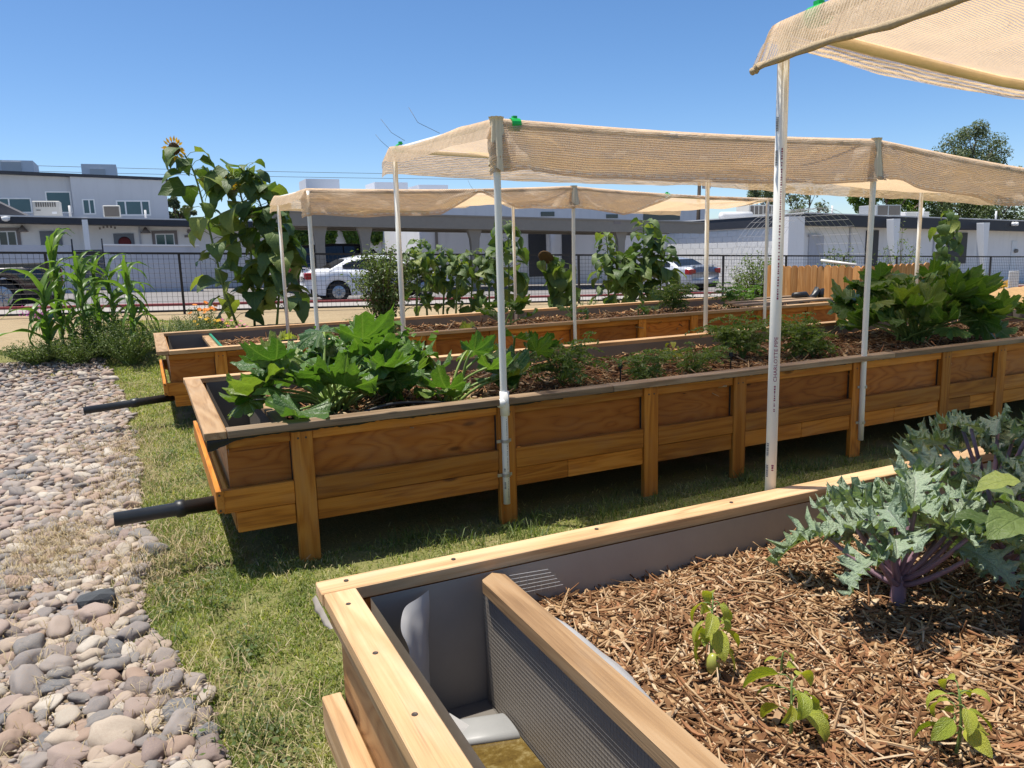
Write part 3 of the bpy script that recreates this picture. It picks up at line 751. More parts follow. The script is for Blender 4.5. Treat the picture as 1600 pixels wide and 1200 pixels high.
def chip_field(bed, spots, n_parts, seed, smin=.55, smax=1.5):
    r = random.Random(seed); SV, SF, base = [], [], 0; parts = []
    items = []
    for (x, y, z) in spots:
        s = r.uniform(smin, smax) * (1 + .5 * r.random() ** 6); items.append((s / math.hypot(x, y), x, y, z, s, r.randrange(16)))
    items.sort(reverse=True)
    npart = 0
    for q, x, y, z, s, k in items:
        c = Vector((x, y, z - CAM_H)); u = fwd.dot(c); px = right.dot(c) / u * 1204 + 800; py = down.dot(c) / u * 1204 + 600
        M_ = rand_chip_matrix(r, x, y, z + .004 + r.random() * .012, s)
        if npart < n_parts and 0 < px < 1600 and py < 1200:
            npart += 1; M_ = Matrix.Translation((-bed.location.x, -bed.location.y, .006)) @ M_
            inst('wood_chip', chips[k], bed, M_)
        else:
            V, F = chipsV[k]; A = np.array(M_); SV.append(V @ A[:3, :3].T + A[:3, 3]); SF.append(F + base); base += len(V)
    V = np.concatenate(SV) - np.array(bed.location)
    o = bpy.data.objects.new('mulch', npmesh('mulch', V, np.concatenate(SF), 'chip_island')); C.objects.link(o); o.parent = bed; o['kind'] = 'stuff'
    return o
sp = []; rr = random.Random(5)
for _ in range(46000):
    x = .93 + 3.6 * rr.random() ** 1.35; y = rr.uniform(.31, 1.97)
    if y < .55 and rr.random() < .6: continue
    if x < 1.0 + .12 * nz(y * 2, 3) and y > 1.2 and rr.random() < .6: continue
    sp.append((x, y, soil_z(bedA, x, y)))
chip_field(bedA, sp, 300, 21, .32, 1.05)
sp = []
for _ in range(9000):
    x = .7 + 8.2 * rr.random(); y = rr.uniform(4.1, 5.84); sp.append((x, y, soil_z(bedB, x, y)))
chip_field(bedB, sp, 0, 22, .9, 1.7)
sp = []
for _ in range(3500):
    x = .7 + 7.9 * rr.random(); y = rr.uniform(8.0, 9.8); sp.append((x, y, soil_z(bedC, x, y)))
chip_field(bedC, sp, 0, 23, 1.2, 2.2)

# ---- nearest planter: divider, wire cloth, flap, gutters, water, curled liner
dv = MB(); X0, X1 = .797, .876; zt = .66
prof = [(X0, 1.935), (X0 + .004, 1.95), (X0 + .05, 1.983), (X1, 1.955), (X1, .30), (X0, .30)]
for z in (zt - .036, zt): dv.v += [(x, y, z) for x, y in prof]
dv.f = [tuple(reversed(range(6))), tuple(range(6, 12))] + [(i, (i + 1) % 6, 6 + (i + 1) % 6, 6 + i) for i in range(6)]
div = dv.build('divider_rail', 'cap_y', bedA)
MB().box((.818, .30, .24), (.846, 1.978, zt - .038)).build('divider_panel', 'liner_grey', bedA)
wm = MB(); flat('wire_grey', (0.17, 0.165, 0.16), 0.6, metal=0.3, var=0.3)
def wirebar(mb, a, b, w):
    a, b = Vector(a), Vector(b); mb.tube([a, b], w, 4, False)
y = .9
while y < 1.97: wirebar(wm, (.811, y, .25), (.811, y, .622), .00032); y += .0127
z = .255
while z < .62: wirebar(wm, (.8095, .9, z), (.8095, 1.97, z), .00032); z += .0127
wm.build('wire_cloth', 'wire_grey', bedA)
fl = MB(); nU, nV = 26, 6
for i in range(nU + 1):
    f = i / nU; y = lerp(1.95, 1.02, f)
    wdt = .02 + .105 * math.sin(min(1, f * 1.15) * PI) ** .8 * (1 + .12 * nz(f * 6, 2))
    for j in range(nV + 1):
        g = j / nV; fl.v.append((.852 + .03 + wdt * g, y + .02 * nz(f * 5, g * 2), .642 - .05 * g - .055 * g * g + .012 * nz(f * 7, g * 3)))
for i in range(nU):
    for j in range(nV): k = i * (nV + 1) + j; fl.f.append((k, k + 1, k + nV + 2, k + nV + 1))
fl.build('liner_flap', 'liner_light', bedA, True)
wf = MB()
for i in range(6): wirebar(wf, (.90, 1.975, .60 + i * .0125 - .02), (1.07 - .01 * i, 1.955, .605 + i * .012 - .02), .0009)
for i in range(6): wirebar(wf, (.93 + i * .024, 1.968, .57), (.93 + i * .024, 1.968, .64 - .004 * i), .0009)
wf.build('loose_wire', 'wire', bedA)
MB().box((.482, .30, .20), (.815, 1.98, .262)).build('cell_floor', 'liner_dark', bedA)
wt = MB(); wt.add([(.484, .9, .285), (.81, .9, .285), (.81, 1.74, .285), (.484, 1.80, .285)], [(0, 1, 2, 3)]); wt.build('water_surface', 'algae_water', bedA)
def gutter(y, dy, zz):
    g = MB(); n = 8
    for (x, yy) in ((.49, y + dy), (.806, y)):
        for i in range(n + 1):
            a = PI * i / n; g.v.append((x, yy + .06 * math.cos(a), zz + .018 * math.sin(a) ** .6))
        for i in range(n + 1):
            a = PI * (n - i) / n; g.v.append((x, yy + .056 * math.cos(a), zz - .004 + .018 * math.sin(a) ** .6))
    k = 2 * (n + 1)
    for i in range(k): g.f.append((i, (i + 1) % k, k + (i + 1) % k, k + i))
    g.f += [tuple(range(k)), tuple(range(2 * k - 1, k - 1, -1))]
    return g.build('gutter', 'pvc_grey', bedA, True)
gutter(1.79, .08, .285); gutter(1.36, .06, .285)
# liner curling off the left wall in the rear corner
cl = MB(); nU, nV = 30, 24
for i in range(nU + 1):
    f = i / nU                                     # down the wall
    for j in range(nV + 1):
        g = j / nV                                 # from the left wall round to the rear wall
        A = Vector((.487, 1.66 + .06 * f, 0)); B = Vector((.645 - .05 * f * f, 1.972, 0)); p = A.lerp(B, g)
        out = (-.055 + .15 * f ** .7 - .07 * f * f) * math.sin(PI * g ** 1.2)      # pressed into the corner on top, bulging lower down
        z = .655 - .36 * f - .05 * g * f + .008 * nz(f * 7, g * 4, 3)
        cl.v.append((max(.484, p.x + out * .85 + .006 * nz(f * 5, g * 3)), min(1.974, p.y - out * .5), z))
for i in range(nU):
    for j in range(nV): k = i * (nV + 1) + j; cl.f.append((k, k + 1, k + nV + 2, k + nV + 1))
flat('liner_mid', (0.40, 0.39, 0.38), 0.42, spec=0.45, var=0.12, scale=7)
cl.build('curled_liner', 'liner_mid', bedA, True)
fo = MB()
for (a, b_, c) in (((.52, 1.80, .34), (.60, 1.93, .36), (.70, 1.82, .30)), ((.52, 1.80, .34), (.70, 1.82, .30), (.56, 1.72, .29))): fo.add([a, b_, c], [(0, 1, 2)])
fo.build('folded_liner', 'liner_mid', bedA)
# frayed liner edge outside the left end of the nearest planter
fr = MB()
for i in range(40):
    y = lerp(2.08, 1.86, i / 39); d = .03 + .014 * nz(y * 24, 1)
    d *= min(1, (39 - i) / 14)
    for j in range(4): fr.v.append((.350 - .012 * math.sin(j) * (1 + nz(y * 20, j)) - .001, y, .662 - d * j / 3))
for i in range(39):
    for j in range(3): k = i * 4 + j; fr.f.append((k, k + 1, k + 5, k + 4))
fr.build('liner_edge', 'liner_grey', bedA, True)
# torn black liner hanging below the cap of the middle planter
def torn(bed, Xs, Xe, Yf, zc, amp, mat='liner_black', big=0):
    mb = MB(); n = int((Xe - Xs) / .02)
    for i in range(n + 1):
        x = lerp(Xs, Xe, i / n); d = amp * (.35 + .65 * max(0, nz(x * 5, 3) + .35)) + big * math.exp(-((x - Xs) / .12) ** 2) + .006 * nz(x * 40)
        for j in range(4): mb.v.append((x, Yf - .002 - .008 * (j == 1) - .006 * nz(x * 12, j) * (j > 0) - .004, zc + .001 - d * j / 3))
    for i in range(n):
        for j in range(3): k = i * 4 + j; mb.f.append((k, k + 1, k + 5, k + 4))
    return mb.build('torn_liner', mat, bed, True)
torn(bedB, .20, 2.2, 3.985, .722, .022, big=.05)
torn(bedB, 2.3, 8.0, 3.985, .722, .010)
torn(bedC, .08, 3.0, 7.88, .722, .012)
mb = MB()
for i in range(14):
    a = i / 13; y = lerp(3.99, 4.16, a)
    for j in range(5): mb.v.append((.298 - .006 * nz(a * 9, j * 2), y, .722 - (.10 * (1 - a) ** .7 + .015 * nz(a * 12)) * j / 4))
for i in range(13):
    for j in range(4): k = i * 5 + j; mb.f.append((k, k + 1, k + 6, k + 5))
mb.build('torn_liner', 'liner_black', bedB, True)
# dividers in the left cells of the farther planters
MB().box((.60, 4.07, .36), (.625, 5.86, .67)).build('divider_panel', 'liner_dark', bedB)
MB().box((.575, 4.07, .672), (.65, 5.86, .705), .003).build('divider_rail', 'cap_y', bedB)
MB().box((.58, 7.97, .36), (.605, 9.82, .66)).build('divider_panel', 'liner_dark', bedC)
MB().box((.56, 7.97, .662), (.635, 9.82, .70), .003).build('divider_rail', 'cap_y', bedC)
MB().box((.637, 8.1, .55), (.66, 9.82, .72)).build('green_tape', 'green_tape', bedC)
MB().box((.34, 4.07, .33), (.60, 5.86, .36)).build('cell_floor', 'liner_dark', bedB)
MB().box((.20, 7.97, .33), (.58, 9.82, .36)).build('cell_floor', 'liner_dark', bedC)
# drain pipes
def drain(bed, a, b, r=.038):
    a, b = Vector(a), Vector(b); mb = MB(); d = (b - a)
    pts = [a, a + d * .42, a + d * .43, a + d * .50, a + d * .51, b]
    mb.tube(pts, [r * 1.0, r, r * 1.18, r * 1.18, r * .92, r * .92], 20, True)
    p = mb.build('drain_pipe', 'abs_black', bed, True)
    h = MB(); n = d.normalized(); h.tube([b + n * .0005, b + n * .002], r * .78, 18); h.build('pipe_mouth', 'liner_black', p)
drain(bedB, (.32, 4.2, .335), (-.25, 4.17, .335))
drain(bedC, (.18, 8.06, .29), (-.62, 8.0, .25))
# straps, tees live with the canopies below
# ================================================================== SHADE CANOPIES
flat('sleeve_cloth', (0.80, 0.66, 0.46), 0.85, var=0.2, scale=9, bump=0.2)
flat('hem_cloth', (0.66, 0.50, 0.31), 0.9, var=0.3, scale=60, bump=0.8)
def canopy(name, label, front, back, Yf, Yb, Xl, Xr, dl, df, db, sag, step=.05, seed=1, feet=.1, poles_b=None, poles_f=None, hem=False, tied=()):
    """front/back: pole tops (X, z). df/db: tables X -> hanging depth of the valances."""
    t = thing(name, label, 'shade canopy', (front[0][0], Yf, 0))
    zf = lambda X: tab(front, X) - .022 * abs(math.sin(PI * (X - front[0][0]) / 2.95)); zb = lambda X: tab(back, X) - .022 * abs(math.sin(PI * (X - back[0][0]) / 2.95))
    U = [-dl * (1 - i / 7) for i in range(7)]; n = int((Xr - Xl) / step); U += [(Xr - Xl) * i / n for i in range(n + 1)]
    nvf, nvt, nvb = 14, 26, 8
    mb = MB(); mb.uv = []; W = Yb - Yf
    px = [p[0] for p in (poles_f or front)]
    def pleat(X):
        return sum(math.exp(-((X - p) / .16) ** 2) for p in px)
    rows = [('f', 1 - i / nvf) for i in range(nvf)] + [('t', i / nvt) for i in range(nvt + 1)] + [('b', (i + 1) / nvb) for i in range(nvb)]
    def fan(X, g, F_):
        a = 0
        for p in px:
            dx = X - p; d = math.hypot(dx, g * F_ + .03)
            a += .030 * math.exp(-abs(dx) / .55) * min(1, abs(dx) / .05) * math.sin(9 * math.atan2(g * F_ + .02, abs(dx) + .02) + p) * g
        return a
    for u in U:
        X = Xl + max(0, u); F_ = tab(df, X); B_ = tab(db, X); pl = pleat(X)
        ov = max(0, -u)
        for kind, g in rows:
            wr = .018 * nz(X * 2.1 + seed, g * 2.0, seed) + .009 * nz(X * 7, g * 4, seed) + .004 * nz(X * 19, g * 9, seed)
            if kind == 'f':
                k = g * F_
                y = Yf - .024 - .030 * g * (1 + .8 * nz(X * 2.3, seed)) + (.020 * g * math.sin(X * 60) * pl) + wr * (.6 + g) + .012 * g * math.sin(X * 17 + 5 * nz(X * .7)) + fan(X, g, F_)
                z = zf(X) + .027 - k + .028 * nz(X * 2.2, 4, seed) * g + .035 * g * pl * nz(X * 16, 2) - .02 * g * abs(math.sin(PI * (X - px[0]) / 2.95))
                v = F_ - k
            elif kind == 't':
                y = Yf + W * g; zz = lerp(zf(X), zb(X), g) + .027
                env = sag * 4 * g * (1 - g) * min(1, max(0.12, (X - Xl) / 1.0)) * (.72 + .45 * math.sin(PI * ((X - px[0]) / 2.95 % 1)))
                z = zz - env + wr * 1.2 * min(1, 7 * g * (1 - g)) + .02 * nz(X * 1.2, g * 2, seed + 5) * min(1, 8 * g * (1 - g))
                v = F_ + W * g
            else:
                k = g * B_; y = Yb + .024 + .035 * g + wr * .6
                z = zb(X) + .027 - k + .012 * nz(X * 3.3, 9, seed) * g; v = F_ + W + k
            x = X
            if ov:
                c = min(1, ov / .05); x = X - .028 * math.sin(c * PI / 2) - .42 * max(0, ov - .03); oz = .95 * max(0, ov - .02) + .010 * c
                if kind == 't': z -= oz
                else: z = z + k - math.sqrt(k * k + oz * oz)
                x += .25 * wr; z += .5 * wr
            mb.v.append((x + .012 * nz(X * 9, g * 9) * (kind != 't'), y, z)); mb.uv.append((X - ov, v + .0))
    m_ = len(rows)
    for i in range(len(U) - 1):
        for j in range(m_ - 1): k = i * m_ + j; mb.f.append((k, k + m_, k + m_ + 1, k + 1))
    mb.build('fabric', 'shade_cloth', t, True)
    if hem:
        hp = [Vector(mb.v[j]) for j in range(nvf - 2, m_)]; MB().tube(hp, [.010 + .0035 * (i % 2) for i in range(len(hp))], 8).build('hem_cord', 'hem_cloth', t, True)
    for (X, drop) in tied:
        zt_ = zf(X) + .03; tb_ = MB(); n_ = 28; rows_ = 12
        for i in range(rows_ + 1):
            f = i / rows_; z = zt_ - drop * f
            for j in range(n_):
                th = 2 * PI * j / n_; r_ = (.030 + .020 * f + .008 * math.sin(5 * th + 2 * f + X) * f + .007 * math.sin(9 * th) + .03 * max(0, math.cos(th - .3)) * f ** 2) * (1.25 if i == 0 else 1)
                tb_.v.append((X + .004 + r_ * math.cos(th), Yf - .014 + r_ * .8 * math.sin(th), z + .02 * f * math.sin(2 * th + 1)))
        for i in range(rows_):
            for j in range(n_): a_ = i * n_ + j; b_ = i * n_ + (j + 1) % n_; tb_.f.append((a_, b_, b_ + n_, a_ + n_))
        tb_.f.append(tuple(range(n_))); tb_.uv = [(math.atan2(v[1] - Yf, v[0] - X) * .04, .1 + .3 * v[2]) for v in tb_.v]; tb_.build('tied_cloth', 'sleeve_cloth', t, True)
    # frame
    r = .0205
    for X, z in (poles_f or front):
        if X <= Xr: 
            MB().tube([(X + (X > 2) * .012 * math.sin(PI * i / 8) * math.sin(X * 5), Yf - .012 + (X > 2) * .010 * math.sin(PI * i / 8) * math.cos(X * 3), lerp(feet, z, i / 8)) for i in range(9)], r, 14).build('pole', 'pvc', t, True)
    for X, z in (poles_b or back):
        if X <= Xr: MB().tube([(X, Yb + .012, .3), (X, Yb + .012, z * .6), (X, Yb + .012, z)], r, 12).build('pole', 'pvc', t, True)
    for pts, Y in ((front, Yf), (back, Yb)):
        x0, x1 = pts[0][0], min(Xr - .02, pts[-1][0]); q = [(lerp(x0, x1, i / 40), Y, (zf if Y == Yf else zb)(lerp(x0, x1, i / 40))) for i in range(41)]
        MB().tube(q, r * .9, 10).build('ridge_pipe', 'sleeve_cloth' if hem else 'pvc', t, True)
    for (X, z), (X2, z2) in zip(poles_f or front, poles_b or back):
        if X <= Xr: MB().tube([(X, Yf, z), ((X + X2) / 2, (Yf + Yb) / 2, (z + z2) / 2 + .0), (X2, Yb, z2)], r * .9, 10).build('cross_pipe', 'pvc', t, True)
    return t, zf, zb
def clip(t, p, d, w=.05):
    """snap clamp: a C-shaped sleeve around the pipe, axis d"""
    mb = MB(); p = Vector(p); d = Vector(d).normalized(); a = d.orthogonal().normalized(); b_ = d.cross(a); n = 12
    for (s, r) in ((-.5, .028), (-.5, .034), (.5, .034), (.5, .028)):
        for i in range(n + 1):
            th = PI * .2 + 2 * PI * .84 * i / n; mb.v.append(tuple(p + d * (s * w) + (a * math.cos(th) + b_ * math.sin(th)) * r))
    for k in range(3):
        for i in range(n): q = k * (n + 1) + i; mb.f.append((q, q + 1, q + n + 2, q + n + 1))
    mb.box((p.x - .012, p.y - .012, p.z + .022), (p.x + .012, p.y + .012, p.z + .045))
    mb.build('clip', 'green_clip', t)
def strand(t, pts, r=.0015): MB().tube(pts, r, 5).build('loose_tie', 'wire_dark', t, True)

cB, zfB, zbB = canopy('shade_canopy', 'tan shade cloth canopy on white pipes over the middle planter', [(1.81, 2.285), (4.74, 2.275), (7.75, 2.02), (9.4, 1.95)], [(1.845, 2.385), (4.89, 2.345), (7.86, 2.21), (9.4, 2.15)], 3.99, 5.95, 1.82, 9.2,
                      .13, [(1.8, .29), (3, .285), (4.7, .30), (4.95, .26), (5.5, .29), (9, .28)], [(1.8, .20), (4.9, .22), (9, .2)], .16, seed=2, feet=.125, tied=((1.81, .27), (4.74, .27)))
clip(cB, (1.93, 3.99, zfB(1.93)), (1, 0, 0), .055); clip(cB, (1.845, 5.80, 2.383), (0, 1, .04), .06)
strand(cB, [(1.80, 5.55, 2.40), (1.72, 5.6, 2.46), (1.66, 5.65, 2.56)]); strand(cB, [(1.80, 5.9, 2.38), (1.74, 5.95, 2.45), (1.71, 5.98, 2.50)]); strand(cB, [(1.83, 4.9, 2.36), (1.70, 4.95, 2.43), (1.66, 5.0, 2.53)])
cC, zfC, zbC = canopy('shade_canopy', 'tan shade cloth canopy on thin pipes over the farthest planter', [(1.53, 2.225), (4.52, 2.275), (7.42, 2.15)], [(1.55, 2.295), (4.68, 2.30), (7.75, 2.22)], 7.86, 9.78, 1.52, 7.55,
                      .12, [(1.5, .27), (2.9, .25), (3.35, .02), (3.8, .22), (5.2, .27), (5.65, .12), (5.85, .03), (7.5, .04)], [(1.5, .18), (4, .14), (4.3, .02), (4.7, .16), (5.9, .1), (6.1, .04), (6.4, .16), (7.5, .2)], .15, seed=5, feet=.3, tied=((4.52, .2),))
clip(cC, (5.83, 7.86, zfC(5.83)), (1, 0, 0), .06); strand(cC, [(3.3, 7.84, 2.23), (3.26, 7.86, 2.29), (3.24, 7.88, 2.35)])
cA, zfA, zbA = canopy('shade_canopy', 'tan shade cloth canopy at the upper right over the nearest planter', [(2.05, 2.40), (5.7, 2.3)], [(2.05, 2.315), (3.2, 2.235), (5.7, 2.15)], .27, 2.10, 2.04, 5.6,
                      .17, [(2, .2), (5, .2)], [(2, .06), (2.6, .08), (4, .05), (5.6, .04)], .10, step=.035, seed=9, feet=.3, poles_f=[(2.05, 2.40), (5.7, 2.3)], poles_b=[(2.05, 2.315), (5.7, 2.15)], hem=True)
clip(cA, (2.05, 1.965, 2.318), (0, 1, 0), .06)
# tee, lower sleeve and pipe straps where the middle canopy meets its planter
MB().tube([(1.812, 3.974, .66), (1.812, 3.974, .80)], .0275, 16).build('tee_fitting', 'pvc', cB, True)
MB().tube([(1.812, 3.974, .735), (1.772, 3.955, .735)], [.0255, .0265], 14).build('tee_branch', 'pvc', cB, True)
for X, zs in ((1.812, (.505, .30)), (4.743, (.53, .26))):
    for z in zs:
        mb = MB(); n = 10
        for zz in (z - .009, z + .009):
            for i in range(n + 1):
                a = PI + PI * i / n; mb.v.append((X + .0235 * math.cos(a), 3.978 + .0245 * math.sin(a), zz))
        for i in range(n): mb.f.append((i, i + 1, n + 2 + i, n + 1 + i))
        mb.box((X - .052, 3.984, z - .009), (X - .023, 3.988, z + .009)); mb.box((X + .023, 3.984, z - .009), (X + .04, 3.988, z + .009))
        mb.build('pipe_strap', 'galv', cB)
# printing on the pipes
def pipe_text(t, s, X, Y, z0, size, face, mat='ink_purple', r=.0214, up=True, sx=1.0):
    """lettering wrapped round a pipe standing at X, Y; face: compass angle the middle of the line faces"""
    cu = bpy.data.curves.new('lettering', 'FONT'); cu.body = s; cu.size = size; cu.resolution_u = 2
    tmp = bpy.data.objects.new('tmp', cu); C.objects.link(tmp)
    dg = bpy.context.evaluated_depsgraph_get(); me = bpy.data.meshes.new_from_object(tmp.evaluated_get(dg)); bpy.data.objects.remove(tmp)
    bm = bmesh.new(); bm.from_mesh(me)
    zs = [v.co.x for v in bm.verts]
    for v in bm.verts:
        a = v.co.x * sx; h = v.co.y - size * .35
        th = face + (-h / r)
        v.co = Vector((X + r * math.cos(th) - t.location.x, Y + r * math.sin(th) - t.location.y, z0 + a))
    bm.to_mesh(me); bm.free(); me.materials.clear(); me.materials.append(MAT[mat])
    o = bpy.data.objects.new('lettering', me); C.objects.link(o); o.parent = t; return o
def pipe_bars(t, X, Y, z0, hgt, face, wdt=.011, n=9, seed=1, r=.0214, mat='ink_grey'):
    rr_ = random.Random(seed); mb = MB(); z = z0
    while z < z0 + hgt:
        b_ = rr_.uniform(.0012, .004)
        k = len(mb.v)
        for i in range(5):
            th = face + (i / 4 - .5) * wdt / r
            for zz in (z, z + b_): mb.v.append((X + r * math.cos(th), Y + r * math.sin(th), zz))
        for i in range(4): mb.f.append((k + 2 * i, k + 2 * i + 2, k + 2 * i + 3, k + 2 * i + 1))
        z += b_ + rr_.uniform(.0008, .0025)
    mb.build('barcode', mat, t)
PXA, PYA = 2.05, 2.112
fc = math.atan2(-PYA, -PXA)
pipe_text(cA, 'CHARLOTTE PIPE', PXA, PYA, 1.10, .0185, fc + .22, sx=1.15)
def fine_print(t, X, Y, z0, z1, face, hgt=.006, seed=1, r=.0214, mat='ink_purple'):
    """print too small to read in the photograph: short broken strokes along the pipe"""
    rr_ = random.Random(seed); mb = MB(); z = z0
    while z < z1:
        w_ = rr_.uniform(.003, .007); hh_ = hgt * rr_.uniform(.6, 1); k = len(mb.v)
        for i in range(3):
            th = face + (i / 2 - .5) * hh_ / r
            for zz in (z, z + w_): mb.v.append((X + r * math.cos(th), Y + r * math.sin(th), zz))
        for i in range(2): mb.f.append((k + 2 * i, k + 2 * i + 2, k + 2 * i + 3, k + 2 * i + 1))
        z += w_ + rr_.choice((.0025, .003, .004, .009))
    mb.build('fine_print', mat, t)
fine_print(cA, PXA, PYA, .99, 1.08, fc + .22, seed=1); fine_print(cA, PXA, PYA, 1.40, 1.93, fc + .22, seed=2); fine_print(cA, PXA, PYA, .765, .785, fc + .25, .009, seed=3)
for i, (z, h_) in enumerate(((.74, .045), (.82, .05), (1.865, .05), (1.98, .045))): pipe_bars(cA, PXA, PYA, z, h_, fc - .75, seed=i)
PXB, PYB = 1.811, 3.978; fb = math.atan2(-PYB, -PXB)
fine_print(cB, PXB, PYB, .15, .64, fb + .55, .005, seed=4, mat='ink_grey')
pipe_bars(cB, PXB, PYB, .22, .04, fb - .35, seed=7); pipe_bars(cB, PXB, PYB, .325, .02, fb - .35, seed=8)
# ================================================================== PLANTS
def strip_leaf(mat, W, n=10, m=2, wf=None, fold=.25, arch=.5, ruf=.0, rfreq=6, serr=0.0, seed=0, name='leaf', twist=0.0):
    """leaf of unit length along +Y, blade normal +Z, attached at the origin"""
    r = random.Random(seed); mb = MB(); mb.uv = []; ang = 0; px = py = 0.0; pz = 0.0
    ph = r.uniform(0, 6)
    for i in range(n + 1):
        t = i / n
        if i: py += math.cos(ang) / n; pz += math.sin(ang) / n
        ang = .25 * arch - arch * t * 1.6
        w = W * wf(t) * (1 + (serr * (1 if i % 2 else -1) if 0 < i < n else 0))
        tw = twist * t
        for j in range(-m, m + 1):
            s = j / m; zz = fold * abs(s) * w + ruf * abs(s) ** 1.5 * math.sin(rfreq * t * 6.28 + ph + (1.7 if s > 0 else 0)) * (1 if 0 < i < n else .3)
            x = s * w
            mb.v.append((x * math.cos(tw) - zz * math.sin(tw), py - math.sin(ang) * zz, pz + zz * math.cos(ang) + x * math.sin(tw))); mb.uv.append((s, t))
    k = 2 * m + 1
    for i in range(n):
        for j in range(2 * m): q = i * k + j; mb.f.append((q, q + 1, q + k + 1, q + k))
    return mb.mesh(name, mat, True)
def radial_leaf(mat, lobes, depth, serr, cup, ruf, seed, nth=44, rings=4, spread=2.55, elong=1.15, name='leaf'):
    r = random.Random(seed); mb = MB(); mb.uv = []
    tot = 2 * spread
    for k in range(rings + 1):
        q = k / rings
        for i in range(nth + 1):
            f = i / nth; th = -spread + tot * f
            lob = abs(math.sin(PI * f * lobes)) ** .55
            R0 = (1 - depth * 1.9 + depth * 1.9 * lob) * (1 - .22 * (abs(th) / spread) ** 2) * (elong if abs(th) < 1 else 1)
            R0 *= 1 + serr * (r.uniform(-.4, 1) if i % 2 else -.6) * (1 if 0 < i < nth else 0)
            rr_ = R0 * q * .5
            z = cup * (rr_ * 2) ** 2 * .3 - .10 * q ** 3 * abs(math.sin(th)) + ruf * q ** 2 * math.sin(i * 1.1 + seed) + .03 * q * nz(f * 9, seed) + .02 * math.cos((f * lobes - .5) * 2 * PI) * q
            mb.v.append((rr_ * math.sin(th), rr_ * math.cos(th) + .06, z)); mb.uv.append((f, q))
    k_ = nth + 1
    for k in range(rings):
        for i in range(nth): a = k * k_ + i; mb.f.append((a, a + 1, a + k_ + 1, a + k_))
    return mb.mesh(name, mat, True)
ov = lambda t: max(.02, math.sin(PI * min(1, t ** .75)) ** .85)                    # ovate
heart = lambda t: max(.03, (math.sin(PI * t ** .52)) ** .8 * (1 - .25 * t))            # heart-shaped
def frill(seed):
    r = random.Random(seed)
    def f(t): return max(.05, math.sin(PI * t ** .62) ** .6)
    return f
squash_l = [radial_leaf('squash_leaf', 5, .18, .10, (.8, .4, -.2, .9)[i % 4], .045, i, 50, 5) for i in range(8)]
sun_l = [strip_leaf('sunflower_leaf', .45, 7, 2, heart, .22, .7 + .25 * (i % 3), .015, 3, .04, i) for i in range(6)]
pep_l = [strip_leaf('pepper_leaf', .27, 9, 2, ov, .30, .7 + .4 * (i % 3), .010, 4, 0, i) for i in range(5)]
egg_l = [strip_leaf('sunflower_leaf', .30, 9, 2, ov, .2, .5, .03, 3, .05, 20 + i) for i in range(3)]
def kale_leaf(seed):
    """deeply lobed, frilled blade along a bare midrib"""
    r = random.Random(seed); mb = MB(); mb.uv = []; n, m = 40, 7; arch = r.uniform(.5, 1.2); ang = .3; py = pz = 0
    for i in range(n + 1):
        t = i / n
        if i: py += math.cos(ang) / n; pz += math.sin(ang) / n
        ang = .25 - arch * t * 1.3
        base = math.sin(PI * min(1, (t * .95 + .05)) ** .75) ** .75 * .34
        for s_ in range(-m, m + 1):
            s = s_ / m; side = 1 if s > 0 else 0; a = abs(s)
            lob = .5 + .5 * math.sin(t * 34 + side * 2.1 + seed * 1.7 + 1.2 * nz(t * 5, seed)); fine = nz(t * 55, side * 5 + seed)
            w = max(.018, base * (.30 + .78 * lob ** .7 + .22 * fine))
            fr = a ** 2.5
            x = s * w; zz = .16 * a * w / .3 + fr * .085 * math.sin(t * 75 + side * 2 + s * 2.0 + seed) * (.4 + lob) + fr * .05 * nz(t * 60, s * 4, seed)
            yy = fr * (.05 * math.sin(t * 90 + seed * 2 + side) + .08 * lob)
            mb.v.append((x, py + yy - math.sin(ang) * zz, pz + zz * math.cos(ang))); mb.uv.append((s, t))
    k = 2 * m + 1
    for i in range(n):
        for j in range(2 * m): q = i * k + j; mb.f.append((q, q + 1, q + k + 1, q + k))
    return mb.mesh('leaf', 'kale_leaf', True)
kale_l = [kale_leaf(i + 1) for i in range(8)]
corn_l = [strip_leaf('corn_leaf', .052, 16, 1, lambda t: max(.03, (1 - t ** 1.8) * (.55 + .45 * min(1, t * 5))), .5, 1.3 + .42 * i, .012, 3, 0, i, twist=.9 * (i - 1.5)) for i in range(5)]
lettuce_l = [radial_leaf('lettuce_leaf', 3, .1, .12, 1.4, .07, 30 + i, 22, 3, 1.9) for i in range(3)]

def frame_of(d, roll=0.0, s=1.0):
    """matrix whose +Y points along d, blade facing up as far as d allows"""
    y = Vector(d).normalized(); z = Vector((0, 0, 1)) - y * y.z
    z = z.normalized() if z.length > .05 else Vector((1, 0, 0)); x = y.cross(z)
    M_ = Matrix((x, y, z)).transposed().to_4x4()
    return M_ @ Matrix.Rotation(roll, 4, 'Y') @ Matrix.Scale(s, 4)
def put(name, me, t, p, d, roll=0, s=1):
    M_ = frame_of(d, roll, s); M_.translation = Vector(p); return inst(name, me, t, M_)
def bezier(p0, p1, p2, n=6): return [p0 * (1 - i / n) ** 2 + p1 * 2 * (i / n) * (1 - i / n) + p2 * (i / n) ** 2 for i in range(n + 1)]
def sph(az, el): return Vector((math.cos(az) * math.cos(el), math.sin(az) * math.cos(el), math.sin(el)))

